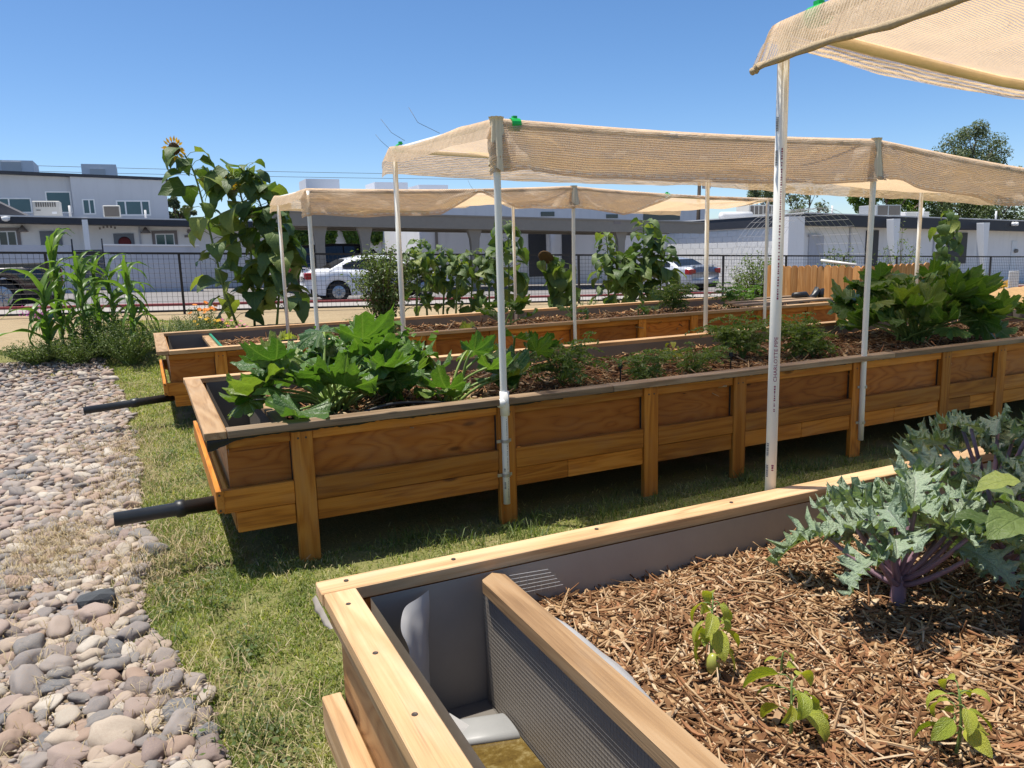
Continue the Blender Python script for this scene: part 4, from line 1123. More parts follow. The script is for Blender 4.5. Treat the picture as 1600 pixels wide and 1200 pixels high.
def squash(label, loc, n, reach, height, size, seed, spread_az=None, group=None, flower=0):
    t = thing('squash_plant', label, 'squash plant', loc); r = random.Random(seed); st = MB()
    for i in range(n):
        az = r.uniform(0, 2 * PI) if not spread_az else r.uniform(*spread_az); el = r.uniform(.25, 1.25)
        q = r.random() ** .6; L = reach * (.45 + .6 * q)
        tip = Vector((math.cos(az) * L * math.cos(el), math.sin(az) * L * math.cos(el), .08 + height * math.sin(el) * (.6 + .5 * r.random())))
        b0 = Vector((r.gauss(0, .05), r.gauss(0, .05), 0))
        pts = bezier(b0, b0 * .4 + Vector((tip.x * .35, tip.y * .35, tip.z * .75)), tip, 6)
        st.tube([p + Vector(loc) for p in pts], [.012 * (1 - .45 * k / 6) for k in range(7)], 7)
        dirv = Vector((math.cos(az), math.sin(az), r.uniform(-.35, .35))); dirv.rotate(Matrix.Rotation(r.gauss(0, .5), 3, 'Z'))
        o = put('leaf', squash_l[r.randrange(8)], t, pts[-1], dirv, r.gauss(0, .55), size * r.uniform(.6, 1.15))
    st.build('stem', 'squash_stem', t, True); return t
def kale(label, loc, n, L, seed, stemh=.14, lean=(0, 0)):
    t = thing('kale_plant', label, 'kale', loc); r = random.Random(seed); st = MB(); lo_ = Vector(loc)
    top = Vector((lean[0], lean[1], stemh)); st.tube([lo_ + p for p in bezier(Vector((0, 0, -.02)), Vector((lean[0] * .2, lean[1] * .2, stemh * .6)), top, 5)], [.022, .022, .022, .02, .018, .014], 10)
    for i in range(n):
        az = i * 2.4 + r.gauss(0, .25); f = i / n; el = lerp(.5, 1.25, f) + r.gauss(0, .08)
        b0 = top * (.55 + .45 * f); pl = L * r.uniform(.5, .85)
        d = sph(az, el); tip = b0 + d * pl * 1.0
        st.tube([lo_ + p for p in bezier(b0, b0 + Vector((d.x * .6, d.y * .6, d.z * .2)) * pl * .6, tip, 4)], [.011, .009, .008, .007, .006], 7)
        dd = sph(az + r.gauss(0, .2), el - .70 + r.gauss(0, .15))
        o = put('leaf', kale_l[r.randrange(8)], t, tip - dd * .05, dd, r.gauss(0, .4), L * r.uniform(.58, .95) * (1.0 - .3 * f))
    st.build('stem', 'kale_stem', t, True); return t
def pepper(label, loc, h, n, s, seed, fruit=False, droop=1.0, lean=(0, 0), mat_s='stem_green'):
    t = thing('pepper_seedling', label, 'pepper plant', loc); r = random.Random(seed); lo_ = Vector(loc); st = MB()
    top = Vector((lean[0], lean[1], h)); pts = bezier(Vector((0, 0, -.01)), top * .5 + Vector((r.gauss(0, .01), r.gauss(0, .01), 0)), top, 6)
    st.tube([lo_ + p for p in pts], [.0042, .004, .0038, .0035, .003, .0026, .002], 7)
    for i in range(n):
        f = .35 + .65 * i / max(1, n - 1); p = top * f; az = i * 2.4 + r.gauss(0, .3); q = p + sph(az, .3) * s * .35
        st.tube([lo_ + p, lo_ + (p + q) / 2 + Vector((0, 0, .005)), lo_ + q], .0014, 5)
        put('leaf', pep_l[r.randrange(5)], t, q, sph(az + r.gauss(0, .2), -.55 * droop + r.gauss(0, .25)), r.gauss(0, .4), s * r.uniform(.65, 1.15))
    st.build('stem', mat_s, t, True)
    if fruit:
        fb_ = MB(); c = (lo_.x - .012, lo_.y - .02, lo_.z + .045)
        fb_.lathe([(.002, .03), (.010, .026), (.0165, .015), (.018, 0), (.015, -.015), (.008, -.026), (.001, -.030)], c, 14); fb_.build('fruit', 'pepper_fruit', t, True)
    return t
def leaf_cloud(P, N, S, seed, asp=.5):
    """folded diamond leaves: P centres, N preferred facing, S lengths -> vertices, triangles"""
    r = np.random.default_rng(seed); n = len(P)
    nrm = N + r.normal(0, .55, (n, 3)); nrm /= np.linalg.norm(nrm, axis=1)[:, None] + 1e-9
    a = r.normal(0, 1, (n, 3)); a -= nrm * (a * nrm).sum(1)[:, None]; a /= np.linalg.norm(a, axis=1)[:, None] + 1e-9
    b = np.cross(nrm, a); S = S[:, None]; w = asp * S * .5
    V = np.stack([P - a * S * .5, P + b * w + nrm * w * .35, P + a * S * .5 - nrm * S * .12, P - b * w + nrm * w * .35], 1).reshape(-1, 3)
    k = (np.arange(n) * 4)[:, None]
    return V, np.concatenate([k + np.array([[0, 1, 2]]), k + np.array([[0, 2, 3]])])
def foliage(t, name, P, N, S, mat, seed, asp=.5):
    V, F = leaf_cloud(np.asarray(P), np.asarray(N), np.asarray(S), seed, asp)
    o = bpy.data.objects.new(name, npmesh(name, V, F, mat, False)); C.objects.link(o); o.parent = t; return o
def bush(name, label, cat, loc, h, rad, nst, per, ls, mat, seed, asp=.5, stem='stem_green', group=None, upright=.5, base=.15, sr=.006, petals=None):
    """stems rising from one foot, leaves clustered along each"""
    t = thing(name, label, cat, loc, 0, group); r = random.Random(seed); lo_ = Vector(loc); st = MB(); P, N, S = [], [], []; tips = []
    for i in range(nst):
        az = r.uniform(0, 2 * PI); out = rad * math.sqrt(r.random()); hh = h * r.uniform(.6, 1.0) * (1 - .25 * (out / rad) ** 2)
        tip = Vector((math.cos(az) * out, math.sin(az) * out, hh)); mid = Vector((tip.x * (1 - upright), tip.y * (1 - upright), hh * .6))
        pts = bezier(Vector((r.gauss(0, .1) * rad, r.gauss(0, .1) * rad, 0)), mid, tip, 5); tips.append(tip)
        st.tube([lo_ + p for p in pts], [sr * (1.2 - .16 * k) for k in range(6)], 5, False)
        for k in range(per):
            f = base + (1 - base) * r.random() ** .8; q = f * 5; j = min(4, int(q)); p = pts[j].lerp(pts[j + 1], q - j)
            o_ = Vector((r.gauss(0, 1), r.gauss(0, 1), r.gauss(0, .7))) * (ls * 1.1)
            P.append(tuple(p + o_)); nn = o_.normalized() + Vector((0, 0, .9)); N.append(tuple(nn)); S.append(ls * r.uniform(.55, 1.3))
    st.build('stem', stem, t, True)
    foliage(t, 'foliage', P, N, S, mat, seed, asp)
    if petals:
        mat_p, cnt, ps = petals
        for i in range(cnt):
            p = tips[r.randrange(len(tips))] + Vector((r.gauss(0, ps), r.gauss(0, ps), .02 + r.random() * .05)); mb = MB()
            nrm = Vector((r.gauss(0, .3), -.5 + r.gauss(0, .3), 1)).normalized(); a = nrm.orthogonal().normalized(); b_ = nrm.cross(a)
            for k in range(9):
                th = 2 * PI * k / 9; e = a * math.cos(th) + b_ * math.sin(th); e2 = nrm.cross(e); q0 = len(mb.v); p_ = p + lo_
                mb.v += [tuple(p_), tuple(p_ + e * ps * .6 + e2 * ps * .22 + nrm * .004), tuple(p_ + e * ps), tuple(p_ + e * ps * .6 - e2 * ps * .22 + nrm * .004)]; mb.f.append((q0, q0 + 1, q0 + 2, q0 + 3))
            mb.build('flower', mat_p, t)
    return t
def tomato(label, loc, h, rad, nst, seed, mat='tomato_leaf', ls=.040, name='tomato_plant', cat='tomato plant'):
    """arching stems carrying compound leaves: leaflets paired along thin stalks"""
    t = thing(name, label, cat, loc); r = random.Random(seed); lo_ = Vector(loc); st = MB(); P, N, S = [], [], []
    for i in range(nst):
        az = r.uniform(0, 2 * PI); out = rad * r.uniform(.3, 1); hh = h * r.uniform(.55, 1)
        pts = bezier(Vector((0, 0, 0)), Vector((math.cos(az) * out * .3, math.sin(az) * out * .3, hh * .7)), Vector((math.cos(az) * out, math.sin(az) * out, hh)), 6)
        st.tube([lo_ + p for p in pts], [.006 * (1 - .12 * k) for k in range(7)], 5, False)
        for k in range(11):
            f = r.uniform(.15, 1) * 6; j = min(5, int(f)); p = pts[j].lerp(pts[j + 1], f - j); a2 = r.uniform(0, 2 * PI); L = ls * r.uniform(3.5, 6); d = sph(a2, r.uniform(-.1, .5))
            q = p + d * L + Vector((0, 0, -L * .25)); br = bezier(p, p + d * L * .6 + Vector((0, 0, .02)), q, 4); st.tube([lo_ + x for x in br], .0017, 4, False)
            for g in range(11):
                ff = .25 + .75 * g / 10; jj = min(3, int(ff * 4)); c = br[jj].lerp(br[jj + 1], ff * 4 - jj); sd = d.cross(Vector((0, 0, 1))).normalized() * ((-1) ** g) * ls * .6 * (1.2 - ff * .6)
                P.append(tuple(c + sd)); N.append((r.gauss(0, .3), r.gauss(0, .3), 1)); S.append(ls * r.uniform(.7, 1.25))
    st.build('stem', 'stem_green', t, True); foliage(t, 'foliage', P, N, S, mat, seed, .55); return t
def sunflower(label, pts, seed, nl, ls, head=None, headsize=.11, wilt=0.0, f0=.12, facing=(-.3, -.6, -.4), name='sunflower', petals=True, r0=.022, mat=None):
    pts = [Vector(p) for p in pts]; t = thing(name, label, 'sunflower', pts[0]); r = random.Random(seed)
    def along(f):
        q = f * (len(pts) - 1); j = min(len(pts) - 2, int(q)); 
        p0, p1, p2, p3 = pts[max(0, j - 1)], pts[j], pts[j + 1], pts[min(len(pts) - 1, j + 2)]; u = q - j
        return .5 * ((2 * p1) + (p2 - p0) * u + (2 * p0 - 5 * p1 + 4 * p2 - p3) * u * u + (3 * p1 - p0 - 3 * p2 + p3) * u ** 3)
    st = MB(); N_ = 18; st.tube([along(i / N_) for i in range(N_ + 1)], [r0 * (1 - .62 * i / N_) for i in range(N_ + 1)], 8)
    for i in range(nl):
        f = f0 + ((.80 if head else .97) - f0) * (i + r.random() * .6) / nl; p = along(min(1, f)); az = i * 2.4 + r.gauss(0, .4); el = r.uniform(.1, .8) - wilt
        s = ls * r.uniform(.6, 1.15) * (1 - .45 * max(0, f - .6) / .4)
        q = p + sph(az, el) * s * .55; st.tube([p, (p + q) / 2 + Vector((0, 0, .03)), q], .005, 5, False)
        put('leaf', sun_l[r.randrange(6)], t, q - pts[0], sph(az + r.gauss(0, .3), el - r.uniform(.5, 1.3) - wilt), r.gauss(0, .5), s)
    st.build('stem', 'stem_green', t, True)
    if head is not None:
        c = along(1.0); nrm = Vector(facing).normalized(); a = nrm.orthogonal().normalized(); b_ = nrm.cross(a); hb = MB(); k0 = 0
        for (rr_, dz) in ((0, -.028), (.75, -.026), (1.0, -.004), (.86, .012), (.45, .02), (0, .016)):
            for i in range(20):
                th = 2 * PI * i / 20; hb.v.append(tuple(c + nrm * dz + (a * math.cos(th) + b_ * math.sin(th)) * headsize * max(rr_, .01)))
        for k in range(5):
            for i in range(20): q = k * 20 + i; hb.f.append((q, k * 20 + (i + 1) % 20, k * 20 + 20 + (i + 1) % 20, q + 20))
        hb.build('seed_head', 'seedhead', t, True)
        if petals:
            pm = MB()
            for i in range(26):
                th = 2 * PI * i / 26 + r.gauss(0, .08); e = a * math.cos(th) + b_ * math.sin(th); e2 = nrm.cross(e); L = headsize * r.uniform(.8, 1.25); k0 = len(pm.v); o_ = c + e * headsize * .92; dn = nrm * r.uniform(-.25, .35) * L
                pm.v += [tuple(o_), tuple(o_ + e * L * .5 + e2 * L * .2 + dn * .4), tuple(o_ + e * L + dn), tuple(o_ + e * L * .5 - e2 * L * .16 + dn * .4)]; pm.f.append((k0, k0 + 1, k0 + 2, k0 + 3))
            pm.build('petals', 'petal_yellow', t)
    return t
def corn(label, loc, h, nl, L, seed, lean=(0, 0)):
    t = thing('corn_plant', label, 'corn', loc, 0, 'corn plants'); r = random.Random(seed); lo_ = Vector(loc); st = MB(); top = Vector((lean[0], lean[1], h * .72))
    st.tube([lo_ + top * (i / 6) for i in range(7)], [.02 - .0022 * i for i in range(7)], 8)
    a0 = r.uniform(0, PI)
    for i in range(nl):
        f = .12 + .88 * i / (nl - 1); az = a0 + (i % 2) * PI + r.gauss(0, .35); el = lerp(.45, 1.2, f) + r.gauss(0, .12)
        put('leaf', corn_l[r.randrange(5)] if f < .85 else corn_l[0], t, top * f, sph(az, el), r.gauss(0, .2), L * r.uniform(.75, 1.1) * (1.05 - .25 * f))
    st.build('stalk', 'stem_green', t, True); return t
def lettuce(label, loc, n, s, seed):
    t = thing('lettuce', label, 'lettuce', loc); r = random.Random(seed)
    for i in range(n): put('leaf', lettuce_l[r.randrange(3)], t, Vector((r.gauss(0, .03), r.gauss(0, .03), .02 + .03 * r.random())), sph(i * 2.4, r.uniform(.2, 1.1)), r.gauss(0, .3), s * r.uniform(.7, 1.2))
    return t
def on(bed, x, y): return (x, y, soil_z(bed, x, y))

# ---- nearest planter
kale('blue green kale with purple stems at the front of the nearest planter', on(bedA, 1.93, 1.46), 22, .31, 3, .11)
kale('tall shaded kale at the back of the nearest planter by its rear cap', on(bedA, 2.66, 1.66), 17, .34, 8, .19)
kale('broad kale between the front kale and the eggplant', on(bedA, 2.34, 1.40), 15, .31, 15, .14)
kale('pale kale cut by the right edge of the picture', on(bedA, 2.95, 1.42), 16, .36, 12, .20)
pepper('drooping yellow green pepper seedling bearing one small fruit', on(bedA, 1.20, 1.42), 0.20, 17, .072, 4, True, 1.45, (.01, .01))
pepper('young pepper seedling with one broad sunlit leaf, middle of the three', on(bedA, 1.185, 1.135), .135, 10, .08, 5, False, .45, (.005, .01))
pepper('young pepper seedling at the lower right edge of the mulch', on(bedA, 1.43, .93), .16, 12, .066, 6, False, .5)
pepper('tiny two leaved sprout standing in the mulch', on(bedA, 1.34, 1.32), .075, 3, .04, 7, False, .2)
def eggplant(label, loc, h, seed):
    t = thing('eggplant', label, 'eggplant', loc); r = random.Random(seed); lo_ = Vector(loc); st = MB()
    st.tube([lo_ + p for p in bezier(Vector((0, 0, -.02)), Vector((.02, 0, h * .5)), Vector((.0, .02, h)), 6)], [.016, .015, .013, .012, .010, .008, .006], 8)
    for i in range(11):
        f = .55 + .45 * i / 10; p = Vector((.01, .01, h * f)); az = i * 2.4; d = sph(az, .6); put('leaf', egg_l[i % 3], t, p + d * .06, sph(az, r.uniform(-.2, .5)), r.gauss(0, .3), .17 * r.uniform(.7, 1.1))
    st.build('stem', 'dark_stem', t, True)
eggplant('dark stemmed eggplant at the right picture edge in front of the kale', on(bedA, 2.06, 1.17), .42, 2)

# ---- middle planter
squash('broad leaved squash spilling over the near corner of the middle planter', on(bedB, 1.0, 4.78), 48, .68, .40, .37, 3)
squash('silvery squash behind the first canopy pole of the middle planter', on(bedB, 1.72, 4.60), 14, .44, .28, .34, 14)
squash('small upright squash beside the tomato in the middle planter', on(bedB, 2.28, 4.85), 5, .40, .33, .27, 24)
squash('huge dark squash mound at the right end of the middle planter', on(bedB, 6.55, 4.98), 84, .80, .60, .38, 33)
squash('squash leaves at the right picture edge of the middle planter', on(bedB, 8.3, 4.7), 14, .5, .3, .32, 37)
bush('celery_plant', 'glossy upright celery between the two squashes of the middle planter', 'celery', on(bedB, 1.42, 4.95), .55, .26, 26, 26, .060, 'herb_leaf', 5, .7, upright=.4)
bush('celery_plant', 'shorter celery behind the squash leaves, nearest the left end', 'celery', on(bedB, 1.12, 5.25), .52, .20, 16, 24, .055, 'herb_leaf', 6, .7, upright=.4)
bush('parsley_plant', 'low pale parsley at the foot of the first middle pole', 'parsley', on(bedB, 1.62, 4.18), .14, .17, 22, 16, .022, 'lettuce_leaf', 8, .6, upright=.2)
tomato('feathery tomato plant right of the first middle pole', on(bedB, 2.62, 4.75), .42, .32, 9, 4)
tomato('low sprawling tomato in the mulch of the middle planter', on(bedB, 3.15, 4.55), .24, .28, 7, 5, ls=.03)
tomato('thin low tomato halfway along the middle planter', on(bedB, 3.75, 4.75), .26, .34, 7, 6, ls=.028)
tomato('dense green tomato just left of the printed pipe, middle planter', on(bedB, 4.55, 5.05), .42, .34, 13, 7, 'tomato_leaf', .04)
tomato('dense green tomato just right of the printed pipe, middle planter', on(bedB, 5.05, 4.75), .36, .34, 12, 9, 'tomato_leaf', .04)
pepper('small pale pepper seedling standing in the mulch of the middle planter', on(bedB, 3.85, 5.1), .20, 8, .08, 16, False, .4)
# ---- farthest planter
lettuce('pale yellow lettuce nearest the left end of the farthest planter', on(bedC, 1.35, 8.6), 12, .16, 3)
lettuce('pale yellow lettuce beside the second pole of the farthest planter', on(bedC, 1.72, 8.5), 14, .17, 4)
lettuce('yellowish lettuce in the middle of the farthest planter', on(bedC, 3.35, 8.4), 12, .15, 5)
squash('small squash at the centre of the farthest planter', on(bedC, 4.0, 8.7), 12, .38, .26, .26, 51)
squash('small young squash right of the centre of the farthest planter', on(bedC, 4.9, 8.6), 6, .24, .18, .2, 52)
squash('tiny squash two thirds along the farthest planter', on(bedC, 5.95, 8.5), 6, .22, .16, .18, 53)
tomato('bushy tomato at the back of the farthest planter under the sunflowers', on(bedC, 7.0, 9.3), .50, .36, 12, 31, 'tomato_leaf', .045)
tomato('leafy tomato at the right end of the farthest planter', on(bedC, 7.9, 8.9), .42, .40, 10, 32, 'herb_leaf', .045)
tomato('short tomato near the left third of the farthest planter', on(bedC, 2.5, 8.9), .22, .25, 6, 33)
# hoses and stakes
def hose(label, pts, r=.009):
    n = len(pts) - 1; P_ = [Vector(p) for p in pts]; q = []
    for j in range(n):
        p0, p1, p2, p3 = P_[max(0, j - 1)], P_[j], P_[j + 1], P_[min(n, j + 2)]
        for k in range(8):
            u = k / 8; q.append(.5 * ((2 * p1) + (p2 - p0) * u + (2 * p0 - 5 * p1 + 4 * p2 - p3) * u * u + (3 * p1 - p0 - 3 * p2 + p3) * u ** 3))
    q.append(P_[-1]); tag(MB().tube(q, r, 8).build('drip_hose', 'abs_black', None, True), label, 'hose')
hose('black drip hose arching over the near edge of the middle planter', [(.80, 4.12, .66), (.95, 4.09, .73), (1.2, 4.10, .775), (1.55, 4.16, .73), (1.9, 4.3, .66), (2.6, 4.4, .65)])
hose('black drip hose along the front of the middle planter, right half', [(3.4, 4.35, .655), (4.2, 4.25, .66), (4.6, 4.2, .70), (5.3, 4.18, .68), (6.2, 4.15, .70), (7.2, 4.2, .69)])
hose('black drip hose arching in the left of the farthest planter', [(.75, 8.15, .64), (1.0, 8.25, .71), (1.4, 8.4, .72), (1.9, 8.5, .64)])
for (x, y, b_) in ((2.95, 4.5, bedB), (3.98, 4.55, bedB)):
    s_ = MB(); z = soil_z(b_, x, y); s_.tube([(x, y, z - .03), (x, y, z + .14)], .005, 6); s_.box((x - .018, y - .006, z + .13), (x + .018, y + .006, z + .165), .003)
    tag(s_.build('drip_stake', 'abs_black'), 'short black drip stake beside the ' + ('feathery tomato' if x < 3 else 'pale pepper seedling'), 'stake')
for (x, y0, lab) in ((2.02, 7.885, 'left'), (3.25, 7.885, 'right')):
    tag(MB().tube([(x, y0 + .12, .70), (x, y0 + .03, .772), (x + .01, y0 - .045, .765), (x + .02, y0 - .06, .70), (x + .015, y0 - .055, .60)], .006, 6).build('drip_hose', 'abs_black', None, True), 'thin black tube hanging over the front of the farthest planter, %s of two' % lab, 'hose')
# ================================================================== GARDEN STRIP BEHIND THE PLANTERS
def gp(x, y):
    """ground point under a photo point, following the terrain"""
    z = 0.2
    for _ in range(12): p = G(x, y, z); z = terrain(p.x, p.y)
    return Vector((p.x, p.y, z))
def foot(x, Y):
    """ground point at depth Y in the direction of photo column x"""
    z = .2
    for _ in range(6):
        k = 500
        # walk the column until its point at depth Y meets the terrain
        lo_, hi_ = 380.0, 700.0
        for _ in range(30):
            k = (lo_ + hi_) / 2; p = at(x, k, Y)
            if p.z > terrain(p.x, Y): lo_ = k
            else: hi_ = k
    return Vector((p.x, Y, terrain(p.x, Y)))
for i, (x, Y, top, lab) in enumerate(((100, 12.9, 352, 'tallest corn plant with drooping strap leaves, leftmost of the row'), (138, 12.6, 388, 'corn plant second from the left, half hidden in weeds'),
                                      (160, 13.1, 400, 'corn plant third from the left, behind its neighbours'), (183, 12.7, 395, 'corn plant fourth from the left with pale arching leaves'), (213, 12.4, 402, 'slim upright corn plant nearest the flower bed, rightmost of the row'), (80, 12.5, 430, 'short young corn plant at the foot of the tallest one'))):
    f = foot(x, Y); h_ = at(x, top, Y).z - f.z; corn(lab, f, h_ * 1.05, 17 if i else 20, 1.0 if i else 1.15, 40 + i)
for i, (x, Y, h_, rad, n, ls, mat, nm, lab, cat) in enumerate((
    (60, 12.3, .36, .5, 80, .035, 'weed_leaf', 'weed_clump', 'low dark green weeds at the left edge before the corn', 'weed'),
    (120, 12.2, .46, .55, 90, .035, 'weed_leaf', 'weed_clump', 'low leafy weeds at the foot of the tallest corn', 'weed'),
    (165, 12.5, .72, .50, 90, .04, 'weed_leaf', 'weed_clump', 'tall dense weeds between the corn stalks', 'weed'),
    (205, 12.0, .62, .45, 90, .035, 'weed_leaf', 'weed_clump', 'dense weeds right of the corn beside the farthest planter', 'weed'),
    (262, 12.8, .50, .45, 80, .022, 'sage_leaf', 'sage_bush', 'feathery grey green herb bush behind the farthest planter', 'bush'),
    (300, 13.0, .46, .40, 70, .022, 'sage_leaf', 'sage_bush', 'grey green herb bush under the orange flowers', 'bush'),
    (560, 13.2, .30, .40, 40, .03, 'shrub_leaf', 'weed_clump', 'low pale weeds left of the bushy shrub', 'weed'),
    (585, 13.0, .22, .35, 40, .03, 'shrub_leaf', 'weed_clump', 'low scrubby weeds at the foot of the bushy shrub', 'weed'))):
    bush(nm, lab, cat, foot(x, Y), h_, rad, n, 30, ls, mat, 60 + i, .45, upright=.25)
bush('zinnia_plant', 'orange and yellow zinnias left of the tall sunflowers', 'flowers', foot(318, 13.3), .62, .28, 26, 22, .035, 'weed_leaf', 81, .4, upright=.5, petals=('petal_orange', 12, .045))
bush('marigold_plant', 'yellow marigolds below the orange zinnias', 'flowers', foot(333, 12.9), .40, .26, 26, 22, .03, 'weed_leaf', 82, .4, upright=.5, petals=('petal_yellow', 12, .035))
bush('zinnia_plant', 'pink zinnias at the foot of the tall sunflowers', 'flowers', foot(362, 12.9), .34, .28, 26, 22, .03, 'lettuce_leaf', 83, .35, upright=.5, petals=('petal_pink', 10, .035))
# bougainvillea-like pink spray by the fence
bush('flowering_shrub', 'low magenta flowering spray at the foot of the fence by the pickup', 'shrub', foot(62, 17.3), .30, .35, 16, 20, .035, 'petal_magenta', 84, .6, upright=.3)

def sunpts(px, Y, dY=0): return [at(x, y, Y + dY * i) for i, (x, y) in enumerate(px)]
def stalk(base_x, Y, px):
    f = foot(base_x, Y); return [f] + [at(x, y, Y) for x, y in px]
sunflower('tallest sunflower, leftmost, leaning left with a yellow head at its tip', stalk(372, 14.0, [(350, 450), (325, 350), (305, 275), (287, 240), (272, 232)]), 3, 42, 0.43, head=1, headsize=.10, facing=(-.5, -.75, -.25), f0=.06)
sunflower('tall leafy sunflower with a drooping spent head, second from left', stalk(398, 14.0, [(395, 440), (388, 360), (372, 290), (362, 276), (352, 287)]), 5, 50, 0.47, head=1, headsize=.12, facing=(-.1, -.35, -.9))
sunflower('tall leafy sunflower without a head beside the left canopy pole', stalk(450, 14.0, [(440, 450), (420, 360), (398, 295), (385, 262)]), 8, 56, 0.48)
sunflower('dense broad leaved sunflower close behind the left canopy pole', stalk(432, 13.7, [(436, 450), (432, 400), (425, 350), (420, 320)]), 9, 46, 0.48)
bush('bushy_shrub', 'bushy light green shrub in front of the white sedan', 'shrub', foot(603, 13.4), 1.62, .62, 70, 64, .075, 'shrub_leaf', 90, .45, stem='bark', upright=.55, sr=.009)
sunflower('young sunflower with pale leaves right of the bushy shrub', stalk(668, 13.8, [(664, 440), (658, 400), (655, 375)]), 21, 37, 0.31)
sunflower('young sunflower among the pale leaved row, second from the shrub', stalk(692, 13.9, [(694, 440), (692, 410), (690, 385)]), 22, 34, 0.31)
sunflower('young sunflower behind the first middle pole', stalk(735, 13.9, [(738, 440), (742, 415), (742, 392)]), 23, 37, 0.29)
sunflower('young sunflower close beside the bushy shrub', stalk(650, 13.5, [(652, 445), (650, 415), (648, 392)]), 41, 34, .28)
sunflower('young sunflower third from the shrub, small topped', stalk(712, 13.6, [(714, 445), (716, 420), (714, 400)]), 42, 34, .28)
sunflower('young sunflower right of the first middle pole, short', stalk(765, 13.7, [(764, 445), (762, 420), (764, 398)]), 43, 34, .28)
sunflower('tall dark leaved sunflower left of the drooping head', stalk(797, 13.9, [(795, 440), (795, 390), (792, 345)]), 24, 44, 0.43)
sunflower('wilted sunflower bowed under a big brown seed head', stalk(872, 13.8, [(874, 450), (872, 420), (864, 402), (853, 402)]), 25, 37, 0.41, head=1, headsize=.16, facing=(-.6, -.5, -.55), wilt=.7, f0=.05, petals=False)
sunflower('leafy sunflower left of the tallest middle one', stalk(952, 13.9, [(950, 440), (950, 400), (946, 362)]), 26, 44, 0.36)
sunflower('tallest middle sunflower in front of the silver car', stalk(1003, 13.9, [(1002, 440), (1006, 390), (1005, 345)]), 27, 57, 0.43)
sunflower('bushy sunflower right of the tallest middle one', stalk(1030, 13.8, [(1032, 445), (1034, 410), (1032, 372)]), 28, 47, 0.41)
sunflower('stout sunflower between the two middle leafy ones', stalk(978, 13.6, [(978, 445), (975, 420), (974, 400)]), 29, 40, 0.38)
bush('citrus_shrub', 'upright citrus shrub left of the printed pipe behind the planters', 'shrub', foot(1180, 12.6), 1.42, .55, 56, 50, .065, 'citrus_leaf', 91, .5, stem='bark', upright=.6, sr=.009)
bush('weed_clump', 'sparse dry weeds behind the farthest planter near its middle', 'weed', foot(915, 14.2), .5, .4, 20, 14, .03, 'sage_leaf', 92, .4, upright=.5)
sunflower('tall sunflower with hanging leaves at the right before the white building', [foot(1476, 11.6)] + [at(1478, 420, 11.6), at(1480, 370, 11.6), at(1482, 325, 11.6)], 31, 48, 0.41, wilt=.35)

# ================================================================== WIRE FENCE
fy = 17.9
xa, xb = at(-160, 450, fy).x, 34.0
fence = thing('wire_fence', 'black metal fence of wire mesh panels along the street', 'fence', (xa, fy, tilt(xa)))
post_x = []; x = at(-160, 450, fy).x
k = 0
while x < xb:
    post_x.append(x); x += 2.43
for x in post_x: MB().box((x - .025, fy - .025, tilt(x) - .1), (x + .025, fy + .025, tilt(x) + 1.30)).build('post', 'fence_black', fence)
for a, b_ in zip(post_x, post_x[1:]):
    za, zb_ = tilt(a), tilt(b_)
    for nm, z0, z1 in (('top_rail', 1.255, 1.30), ('bottom_rail', .05, .085)):
        mb = MB(); y0, y1 = fy - .02, fy + .02
        mb.add([(a, y0, za + z0), (b_, y0, zb_ + z0), (b_, y1, zb_ + z0), (a, y1, za + z0), (a, y0, za + z1), (b_, y0, zb_ + z1), (b_, y1, zb_ + z1), (a, y1, za + z1)], [(0, 3, 2, 1), (4, 5, 6, 7), (0, 1, 5, 4), (2, 3, 7, 6)])
        mb.build(nm, 'fence_black', fence)
    mb = MB(); n = 24
    for i in range(1, n): x = lerp(a, b_, i / n); mb.tube([(x, fy, tilt(x) + .08), (x, fy, tilt(x) + 1.26)], .0032, 4, False)
    for i in range(1, 12): z = .08 + 1.18 * i / 12; mb.tube([(a, fy - .004, za + z), (b_, fy - .004, zb_ + z)], .0032, 4, False)
    mb.build('wire_panel', 'fence_black', fence)

# ================================================================== STREET: BUILDINGS
flat('wall_white', (0.84, 0.81, 0.78), 0.85, streak=0.25, var=0.05, scale=1.2, bump=0.12)
flat('wall_grey', (0.52, 0.535, 0.565), 0.85, streak=0.2, var=0.05, scale=0.8, bump=0.1)
flat('wall_low', (0.50, 0.50, 0.53), 0.85, streak=0.3, var=0.06, scale=1.5, bump=0.1)
flat('fascia_dark', (0.035, 0.038, 0.048), 0.6, var=0.15)
flat('fascia_brown', (0.25, 0.22, 0.185), 0.6, var=0.12)
flat('trim_white', (0.78, 0.78, 0.77), 0.6, var=0.05)
flat('trim_brown', (0.22, 0.19, 0.18), 0.7, var=0.08)
flat('roof_pale', (0.62, 0.61, 0.60), 0.8, var=0.08)
flat('shingle', (0.10, 0.095, 0.10), 0.9, var=0.3, scale=9)
flat('metal_cream', (0.56, 0.54, 0.49), 0.55, var=0.08)
flat('metal_grille', (0.13, 0.115, 0.10), 0.6, var=0.2, scale=20)
flat('door_dark', (0.045, 0.045, 0.05), 0.5, var=0.15)
flat('door_grey', (0.17, 0.18, 0.20), 0.5, var=0.1)
flat('wreath', (0.16, 0.03, 0.03), 0.9, var=0.4, scale=30)
flat('screen_panel', (0.66, 0.67, 0.70), 0.7, var=0.05)
flat('screen_inner', (0.50, 0.50, 0.50), 0.7, var=0.05)
def mk_glass(name, col, rough=.06):
    mt, nt, out = newmat(name); b = NB(nt); n1 = b.noise(b.obj(), .9, 2)
    b.out(b.pbsdf(b.mix(n1, col, tuple(min(1, c * 1.5) for c in col)), rough, None, .6), out); MAT[name] = mt
